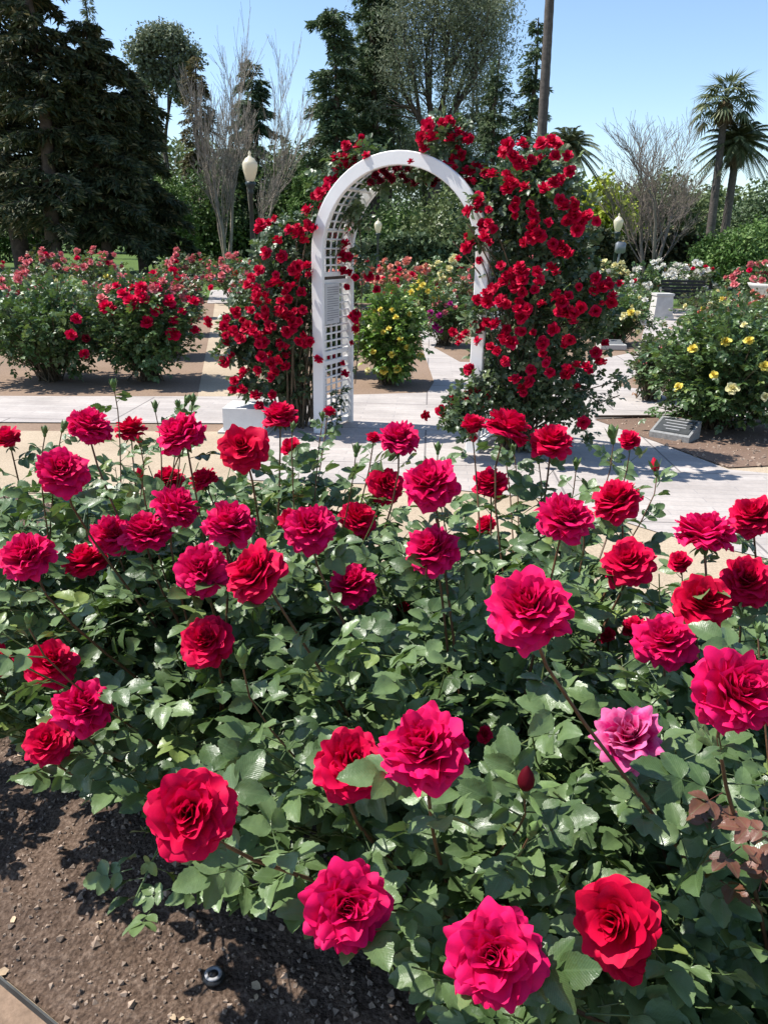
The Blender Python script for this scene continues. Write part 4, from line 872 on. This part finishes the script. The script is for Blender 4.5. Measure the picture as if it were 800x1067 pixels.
def broad(x, y, h, blobs, mat, label, n=7000, size=.28, tr=.25, bark='bark', lean=(0, 0), limbs=True, group='broadleaf trees behind the garden', name='leafy_tree', T=None, fork=.35, xl=3):
    """blobs: (dx,dy,z,rx,rz) relative to base"""
    root = empty(name, (x, y, 0), label, 'tree', group); base = np.array([x, y, 0]); gt = Geo(); B = np.array(blobs, float)
    top = B[:, 2].max(); tp = trunk_g(gt, base, top*fork+.3, tr, lean, n=5, end=.75)
    C = base+B[:, :3]; st = tp[-1]
    nl = len(C); ex = np.concatenate([C]+[C+rng.normal(0, 1, (nl, 3))*B[:, 3:4]*.55 for _ in range(xl)]); m_ = len(ex)
    npm = min(nl, max(2, int(round(nl/4.5)))); order = np.argsort(ex[:, 0]); grp = np.array_split(order, npm)
    C0 = np.zeros((m_, 3)); PP = []; 
    for gi in grp:
        ce = ex[gi].mean(0); ce = st+(ce-st)*.8; mid = st+(ce-st)*[.25, .25, .5]; q_ = bez(st, mid, ce-(ce-st)*[.1, .1, .3], ce, np.linspace(0, 1, 6)); PP.append(q_)
        C0[gi] = q_[rng.integers(2, 5, len(gi))]
    tubes(gt, np.array(PP), tr*.62*np.linspace(1, .3, 6)[None], 6)
    C1 = C0+(ex-C0)*[.25, .25, .45]; C2 = C0+(ex-C0)*[.7, .7, .75]+rng.normal(0, .15, (m_, 3))
    P = bez(C0[:, None], C1[:, None], C2[:, None], ex[:, None], np.linspace(0, 1, 6)); rr = np.where(np.arange(m_) < nl, tr*.30, tr*.16)[:, None]*np.linspace(1, .2, 6)[None]; tubes(gt, P, rr, 5)
    build_in(gt, 'trunk', bark, root)
    wg = B[:, 3]**2*B[:, 4]; wg /= wg.sum(); 
    nc = max(30, n//26); kc = rng.choice(nl, nc, p=wg); dv = nrm(rng.normal(size=(nc, 3))); cc = C[kc]+dv*(rng.uniform(.25, 1, nc)**.5)[:, None]*np.stack([B[kc, 3], B[kc, 3], B[kc, 4]], 1)
    k = rng.integers(0, nc, n); sp_ = B[kc[k], 3]*.17+.12
    Q = cc[k]+rng.normal(0, 1, (n, 3))*sp_[:, None]*[1, 1, .7]; rb = rng.uniform(-.25, .25, nc)
    g = Geo(); g.inst(T or OV, Q, frames(nrm(rng.normal(size=(n, 3))+[0, 0, -.2]), nrm(np.array([0, 0, 1.])+rng.normal(0, .7, (n, 3)))), rng.uniform(.6, 1.3, n)*size, np.clip(rng.random(n)*.6+.2+rb[k], 0, 1)); build_in(g, 'crown', mat, root, False)
def bare(x, y, h, label, mat='bark_pale', spread=.25, stems=3, r=.12, lv=5, seed=1, low=.1, twig_len=.55):
    r *= .8
    root = empty('bare_tree', (x, y, 0), label, 'tree', 'leafless trees behind the garden'); q = np.random.default_rng(seed); g = Geo()
    segs = {}
    def grow(p, d, L, rad, l):
        n = 5; P = [p]; dd = d.copy()
        for i in range(n-1): dd = nrm(dd+q.normal(0, .07, 3)+[0, 0, .05]); P.append(P[-1]+dd*L/(n-1))
        segs.setdefault(l, []).append((np.array(P), np.linspace(rad, rad*.55, n)))
        if l >= lv: return
        for _ in range(5 if l else 6):
            i = q.integers(1, n); nd = nrm(dd+nrm(q.normal(size=3))*[1, 1, .3]*(spread*1.7)); grow(P[i], nd, L*q.uniform(.45, .78), rad*.42, l+1)
    for k in range(stems):
        a = k*6.28/stems+.5; d0 = nrm(np.array([math.cos(a)*spread, math.sin(a)*spread, 1.])); grow(np.array([x+.1*math.cos(a), y+.1*math.sin(a), 0]), d0, h*.5, r, 0 if stems < 2 else 1)
    mz = max(p[:, 2].max() for l in segs for p, _ in segs[l]); kf = h/mz; bb_ = np.array([x, y, 0])
    for l in segs: segs[l] = [((p-bb_)*kf+bb_, w_) for p, w_ in segs[l]]
    tr_, cr = Geo(), Geo()
    for l, ss in segs.items(): tubes(tr_ if l < 2 else cr, np.array([s_[0] for s_ in ss]), np.maximum(np.array([s_[1] for s_ in ss]), .007), 6 if l < 2 else 3)
    build_in(tr_, 'trunk', mat, root); build_in(cr, 'branches', mat, root)
def palm(x, y, h, lean, crown_r, label, nf=46, fan=False, tr=.22):
    nf = 36 if fan else nf
    root = empty('palm_tree', (x, y, 0), label, 'tree', 'palms behind the garden'); base = np.array([x, y, 0]); g = Geo(); n = 60; t = np.linspace(0, 1, n)
    P = np.stack([x+lean*t**1.3, np.full(n, y), h*t], 1); rr = tr*(1.25-.4*t)*(1+.05*(np.arange(n) % 2)); rr[:3] *= 1.25; tubes(g, P[None], rr[None], 12); build_in(g, 'trunk', 'palm_bark', root); top = P[-1]
    g = Geo(); gd = Geo(); pos = []; dr = []; sz = []; stems = []
    for k in range(nf):
        az = k*2.4; el = 1.35-1.95*(k/nf); d = np.array([math.cos(az)*math.cos(el), math.sin(az)*math.cos(el), math.sin(el)]); L = crown_r*rng.uniform(.85, 1.1)
        t = np.linspace(0, 1, 9)[:, None]; Pc = top+d*L*t*([.55] if fan else [1])+np.array([0, 0, -1.])*(t**2)*L*(.12 if fan else .45); stems.append(Pc)
        if fan:
            e = Pc[-1]; dd = nrm(Pc[-1]-Pc[-2]); s1 = nrm(np.cross(dd, [0, 0, 1.])+1e-6)
            for a in np.linspace(-2.0, 2.0, 15): pos.append(e); dr.append(dd*math.cos(a)+s1*math.sin(a)+np.array([0, 0, -.25])); sz.append(L*.5)
        else:
            for i in range(1, 9):
                T_ = nrm(Pc[i]-Pc[i-1]); s1 = nrm(np.cross(T_, [0, 0, 1.])+1e-6)
                for ss in (-1, 1):
                    for f_ in (0, .33, .66): pos.append(Pc[i-1]*(1-f_)+Pc[i]*f_); dr.append(T_*.7+s1*ss*.7+np.array([0, 0, -.25])); sz.append(L*.27*(1.1-.5*i/9))
    tubes(g, np.array(stems), np.linspace(.03, .008, 9)[None], 3); pos, dr, sz = np.array(pos), nrm(np.array(dr)), np.array(sz)
    V = SPR_T[0]*[.45 if not fan else .34, 1, 1]; g.inst((V, SPR_T[1], SPR_T[2]), pos, frames(dr), sz*1.0, rng.random(len(sz))); build_in(g, 'fronds', 't_palm', root, False)
    m_ = 160; a = rng.uniform(0, 6.28, m_); z = rng.uniform(.1, crown_r*.55, m_); Q = top+np.stack([np.cos(a)*tr*1.2, np.sin(a)*tr*1.2, -z*.6], 1)
    gd.inst(SPR_T, Q, frames(nrm(np.stack([np.cos(a)*.5, np.sin(a)*.5, -np.ones(m_)], 1))), np.full(m_, crown_r*.35), rng.random(m_)); build_in(gd, 'dry_skirt', 't_thatch', root, False)
def X(px, Y, py=285): return atY(px, py, Y)[0]
def Z(px, py, Y): return atY(px, py, Y)[2]

conifer(X(22, 38), 38, 18, 3.0, 't_dark', 'dense dark conifer at the left edge rising beyond the top of the picture', n=15000, power=.42)
conifer(X(-30, 40), 40, 17, 3.4, 't_dark', 'dark conifer cut by the left edge of the picture', n=9000, power=.5)
conifer(X(62, 35), 35, 15.5, 2.5, 't_dark', 'tall dark conifer with brownish branch tips, second from the left edge', n=17000, power=.5)
conifer(X(112, 36), 36, Z(112, 22, 36), 2.7, 't_dark', 'dark conifer with a broad ragged crown, third from the left edge', n=17000, power=.45, ragged=.5)
conifer(X(148, 38), 38, Z(148, 70, 38), 2.6, 't_dark', 'dark conifer left of the grey dome-topped pine', n=14000, power=.45, ragged=.5)
conifer(X(118, 62), 62, Z(118, -4, 62), 1.6, 't_grey', 'thin sparse distant conifer top behind the dark ones', n=2500, power=.8, size=.6, ragged=.6)
broad(X(182, 58), 58, 16, [(-1.3, 0, Z(165, 58, 58), .9, .8), (-.3, 0, Z(172, 42, 58), 1.0, .8), (.7, 0, Z(186, 40, 58), 1.0, .8), (1.6, 0, Z(198, 58, 58), .9, .9), (.9, .3, Z(190, 70, 58), .9, .7), (-.5, .5, Z(175, 72, 58), 1.0, .7), (-1.5, .3, Z(162, 84, 58), .6, .5), (1.0, 0, Z(196, 92, 58), .8, .8), (-.6, 0, Z(170, 88, 58), .8, .6)], 't_grey', 'grey-green dome-topped pine on a bare trunk', xl=1, n=12000, size=.24, tr=.2, fork=.5)
conifer(X(215, 56), 56, Z(215, 58, 56), 1.5, 't_gold', 'narrow golden-brown conifer beside the bare trees', n=5000, power=.5, size=.5)
broad(X(178, 44), 44, 6, [(0, 0, Z(178, 220, 44), 1.1, 1.4), (.2, 0, Z(182, 248, 44), 1.2, 1.2), (-.2, 0, Z(176, 195, 44), .7, .8)], 't_light', 'light green young tree between the dark conifers and the bare trees', n=5000, size=.22)
conifer(X(270, 54), 54, Z(268, 62, 54), 3.0, 't_conifer', 'dark green broad conifer behind the bare trees', n=14000, power=.6, ragged=.45, size=.5)
conifer(X(250, 50), 50, Z(245, 150, 50), 2.6, 't_conifer', 'low bushy conifer behind the left lamp post', n=8000, power=.5)
broad(X(215, 48), 48, 8, [(0, 0, Z(215, 210, 48), 1.7, 1.8), (.6, 0, Z(220, 245, 48), 2.0, 1.4), (-.5, 0, Z(205, 250, 48), 1.5, 1.3)], 't_green', 'mid-green tree standing under the bare trees at left', n=6500, size=.25)
bare(X(238, 42), 42, Z(240, 5, 42), 'tall pale leafless tree with upright branches left of the lamp post', seed=4, spread=.16, stems=3, lv=5, r=.13)
bare(X(272, 44), 44, Z(272, 30, 44), 'leafless tree with fine grey twigs right behind the left lamp post', seed=9, spread=.2, stems=2, lv=5, r=.11)
bare(X(200, 50), 50, Z(200, 95, 50), 'small leafless tree next to the golden conifer', seed=12, spread=.22, stems=2, lv=4, r=.1)
broad(X(306, 50), 50, 8, [(0, 0, Z(306, 180, 50), 1.6, 1.6), (.4, 0, Z(310, 215, 50), 2.0, 1.6), (-.5, 0, Z(300, 250, 50), 2.2, 1.5)], 't_green', 'dark leafy tree just left of the arch', n=7000, size=.25)
conifer(X(322, 40), 40, Z(322, 172, 40), 1.5, 't_light', 'light green pyramidal tree behind the left climbing rose', n=7000, power=.7, size=.3, z0=.05)
conifer(X(349, 46), 46, Z(349, 8, 46), 1.6, 't_conifer', 'slim dark conifer behind the arch, with its trunk showing', n=7500, power=.22, ragged=.6, size=.45, z0=.4)
conifer(X(388, 48), 48, Z(392, -30, 48), 1.7, 't_conifer', 'tall green conifer right behind the arch top, leaving the picture at the top', n=10000, power=.25, ragged=.6, size=.5, z0=.3)
conifer(X(370, 60), 60, Z(370, 60, 60), 2.6, 't_grey', 'grey-green conifer between the two slim ones behind the arch', n=7000, power=.4, size=.5)
def big_airy():
    Y = 46; x0 = X(447, Y); bl = []
    for (px, py, rp) in [(420, 40, 26), (440, 10, 30), (470, 5, 36), (500, 15, 30), (455, -15, 34), (430, 75, 22), (470, 60, 26), (410, 75, 20), (450, 55, 24), (485, 50, 26), (470, 90, 18), (515, 40, 16), (430, 100, 15), (497, 85, 16), (400, 110, 14), (520, 5, 18), (415, 5, 22)]:
        P = atY(px, py, Y); bl.append((P[0]-x0, rng.uniform(-1.2, 1.2), P[2], rp/FP*Y*.95, rp/FP*Y*.9))
    broad(x0, Y, 15, bl, 't_grey', 'large airy grey-green tree with dark forked trunk above the right half of the arch', n=20000, size=.25, tr=.36, fork=.42, xl=2, T=(SPR_T[0]*[.8, 1, 1], SPR_T[1], SPR_T[2]))
big_airy()
def airy2(px0, Y, spots, label, n, mat='t_grey', tr=.25):
    x0 = X(px0, Y); bl = []
    for (px, py, rp) in spots:
        P = atY(px, py, Y); bl.append((P[0]-x0, rng.uniform(-1, 1), P[2], rp/FP*Y, rp/FP*Y))
    broad(x0, Y, 14, bl, mat, label, n=n, size=.27, tr=tr, fork=.45, T=(SPR_T[0]*[.8, 1, 1], SPR_T[1], SPR_T[2]))
airy2(405, 56, [(400, 20, 26), (385, 60, 24), (412, 60, 24), (395, 100, 26), (405, 140, 26), (380, 135, 20), (400, -15, 26), (420, 170, 24)], 'dense grey-green tree between the slim conifers and the large airy tree', 16000)
airy2(500, 58, [(495, 20, 26), (512, 45, 22), (505, 85, 26), (485, 110, 24), (515, 120, 22), (495, 150, 24), (475, 170, 22), (500, -10, 26), (468, 130, 20), (520, 165, 24)], 'tall grey-green tree behind the right climbing rose, left of the palm trunk', 17000)
airy2(440, 62, [(445, 130, 24), (430, 160, 22), (455, 165, 24), (420, 120, 18), (440, 195, 26)], 'dark green tree far behind the arch top', 9000, 't_conifer')
conifer(X(507, 50), 50, Z(507, 62, 50), 1.9, 't_conifer', 'narrow conifer left of the tall palm trunk', n=6500, power=.45, ragged=.5, size=.4)
conifer(X(541, 52), 52, Z(545, 18, 52), 1.9, 't_conifer', 'pointed blue-green conifer just left of the tall palm trunk', n=6500, power=.75, ragged=.5, size=.42)
for (px, py, Y, rp, mt, lb) in [(470, 240, 40, 42, 't_olive', 'olive-green bushy tree seen through the arch opening at right'), (410, 250, 44, 34, 't_green', 'dark bushy tree seen through the arch opening'), (380, 235, 50, 30, 't_conifer', 'dark tree behind the left rear post of the arch'),
                            (520, 225, 48, 40, 't_conifer', 'dark bushy tree behind the right climbing rose'), (345, 245, 48, 30, 't_conifer', 'dark bushy tree behind the arch trellis'),
                            (600, 262, 40, 30, 't_olive', 'rounded dark bush right of the climbing rose'), (560, 225, 55, 36, 't_conifer', 'distant dark tree hidden behind the right climbing rose')]:
    P = atY(px, py, Y); r = rp/FP*Y; broad(P[0], Y, P[2], [(0, 0, P[2], r, r), (r*.5, 0, P[2]-r*.8, r, r*.8), (-r*.5, 0, P[2]-r*.7, r, r*.8)], mt, lb, n=6000, size=.24, fork=.3)
palm(X(566, 40, 140), 40, 18, -.3, 3, 'very tall palm whose bare trunk leaves the top of the picture', tr=.2)
P = atY(592, 152, 34); palm(P[0], 34, P[2], 0, 1.35, 'palm crown showing behind the top of the right climbing rose', nf=50, tr=.3)
for (px, py, Y, rp, mt, lb) in [(622, 218, 43, 26, 't_lime', 'bright yellow-green tree left of the right lamp post'), (596, 215, 66, 18, 't_lime', 'smaller yellow-green tree behind the right climbing rose')]:
    P = atY(px, py, Y); r = rp/FP*Y; broad(P[0], Y, P[2], [(0, 0, P[2], r, r), (r*.6, 0, P[2]-r*.7, r, r*.8), (-r*.5, 0, P[2]-r*.9, r, r*.9)], mt, lb, n=6000, size=.28, fork=.3)
for (px, py, Y, rp, mt, lb) in [(690, 212, 52, 30, 't_olive', 'rounded olive-green tree behind the bare tree at right'), (655, 225, 50, 26, 't_olive', 'olive-green tree behind the right lamp globe'), (722, 225, 56, 22, 't_olive', 'olive-green tree left of the leaning palm trunks')]:
    P = atY(px, py, Y); r = rp/FP*Y; broad(P[0], Y, P[2], [(0, 0, P[2], r, r), (r*.6, 0, P[2]-r*.8, r, r*.9), (-r*.6, 0, P[2]-r*.8, r, r*.9)], mt, lb, n=7000, size=.25, fork=.3)
bare(X(677, 34), 34, Z(690, 92, 34), 'leafless tree with a fan of thin pale branches at right', seed=22, spread=.40, stems=3, lv=5, r=.11, mat='bark_grey')
conifer(X(731, 70), 70, Z(731, 186, 70), 1.6, 't_conifer', 'small distant conifer between the bare tree and the palms', n=3500, power=.7, size=.5)
P = atY(756, 104, 46); palm(X(732, 46, 300), 46, P[2], P[0]-X(732, 46, 300), 2.1, 'fan palm with a round spiky crown, the left of the two palms at right', nf=60, fan=True, tr=.2)
P = atY(775, 146, 46); palm(X(752, 46, 300), 46.8, P[2], P[0]-X(752, 46, 300), 2.2, 'date palm with arching dark fronds, the right of the two palms', nf=58, tr=.21)
P = atY(605, 0, 80)
for (px, py, Y, rp, mt, lb) in [(770, 262, 32, 22, 't_light', 'light green airy young tree at the right behind the fountain'), (745, 262, 33, 15, 't_light', 'small light green tree at the foot of the palms'), (798, 250, 34, 20, 't_light', 'light green tree cut by the right edge above the fountain')]:
    P = atY(px, py, Y); r = rp/FP*Y; broad(P[0], Y, P[2], [(0, 0, P[2], r, r*.9), (r*.7, 0, P[2]-r*.5, r*.8, r*.6), (-r*.6, 0, P[2]-r*.5, r*.8, r*.6)], mt, lb, n=4200, size=.17, fork=.3, tr=.1)
broad(X(795, 55), 55, 8, [(0, 0, Z(795, 215, 55), 2.0, 1.8), (-1, 0, Z(780, 240, 55), 2.0, 1.5), (1, 0, Z(800, 190, 55), 1.3, 1.3)], 't_conifer', 'dark tree at the right edge behind the palms', n=6000, size=.26)
def hedge(px0, px1, Y, ztop, mat, label, n):
    x0, x1 = X(px0, Y), X(px1, Y); root = empty('hedge', ((x0+x1)/2, Y, 0), label, 'hedge'); g = Geo(); 
    Q = np.stack([rng.uniform(x0, x1, n), rng.uniform(Y-.7, Y+.7, n), ztop*rng.random(n)**.6], 1); Q[:, 2] *= 1+.12*np.sin(Q[:, 0]*1.7)+.06*np.sin(Q[:, 0]*5)
    g.inst(OV, Q, frames(nrm(rng.normal(size=(n, 3)))), rng.uniform(.16, .34, n), rng.random(n)); build_in(g, 'foliage', mat, root, False)
    g = Geo(); m_ = 24; xs = np.linspace(x0+.2, x1-.2, m_); tubes(g, np.array([[[x, Y, 0], [x+.1, Y, ztop*.4], [x, Y, ztop*.8]] for x in xs]), .04, 5); build_in(g, 'stems', 'bark', root)
hedge(610, 790, 36, 2.1, 't_dark', 'dark clipped hedge behind the roses at right', 11000)
hedge(330, 520, 37, 1.7, 't_conifer', 'dark hedge seen low through the arch', 9000)
hedge(-60, 60, 50, 2.2, 't_green', 'green shrubbery behind the dark trunks at the left edge', 5000)
def woods():
    g = Geo(); n = 90000
    xs = rng.uniform(-75, 75, n); ys = rng.uniform(78, 90, n)
    top = 6.5+1.6*np.sin(xs*.23+1)+1.1*np.sin(xs*.61)+.7*np.sin(xs*1.7)
    top = np.where(xs < 8, top+2.8, top*.8); Q = np.stack([xs, ys, top*rng.random(n)**.7], 1)
    k = np.round(xs/2.6); g.inst(OV, Q, frames(nrm(rng.normal(size=(n, 3)))), rng.uniform(.35, .75, n), np.clip(rng.random(n)*.6+.2+.2*np.sin(k*7), 0, 1))
    tag(g.build('distant_woods', 't_olive', smooth=False), 'far belt of trees closing the view behind the park', 'woods', kind='stuff')
woods()
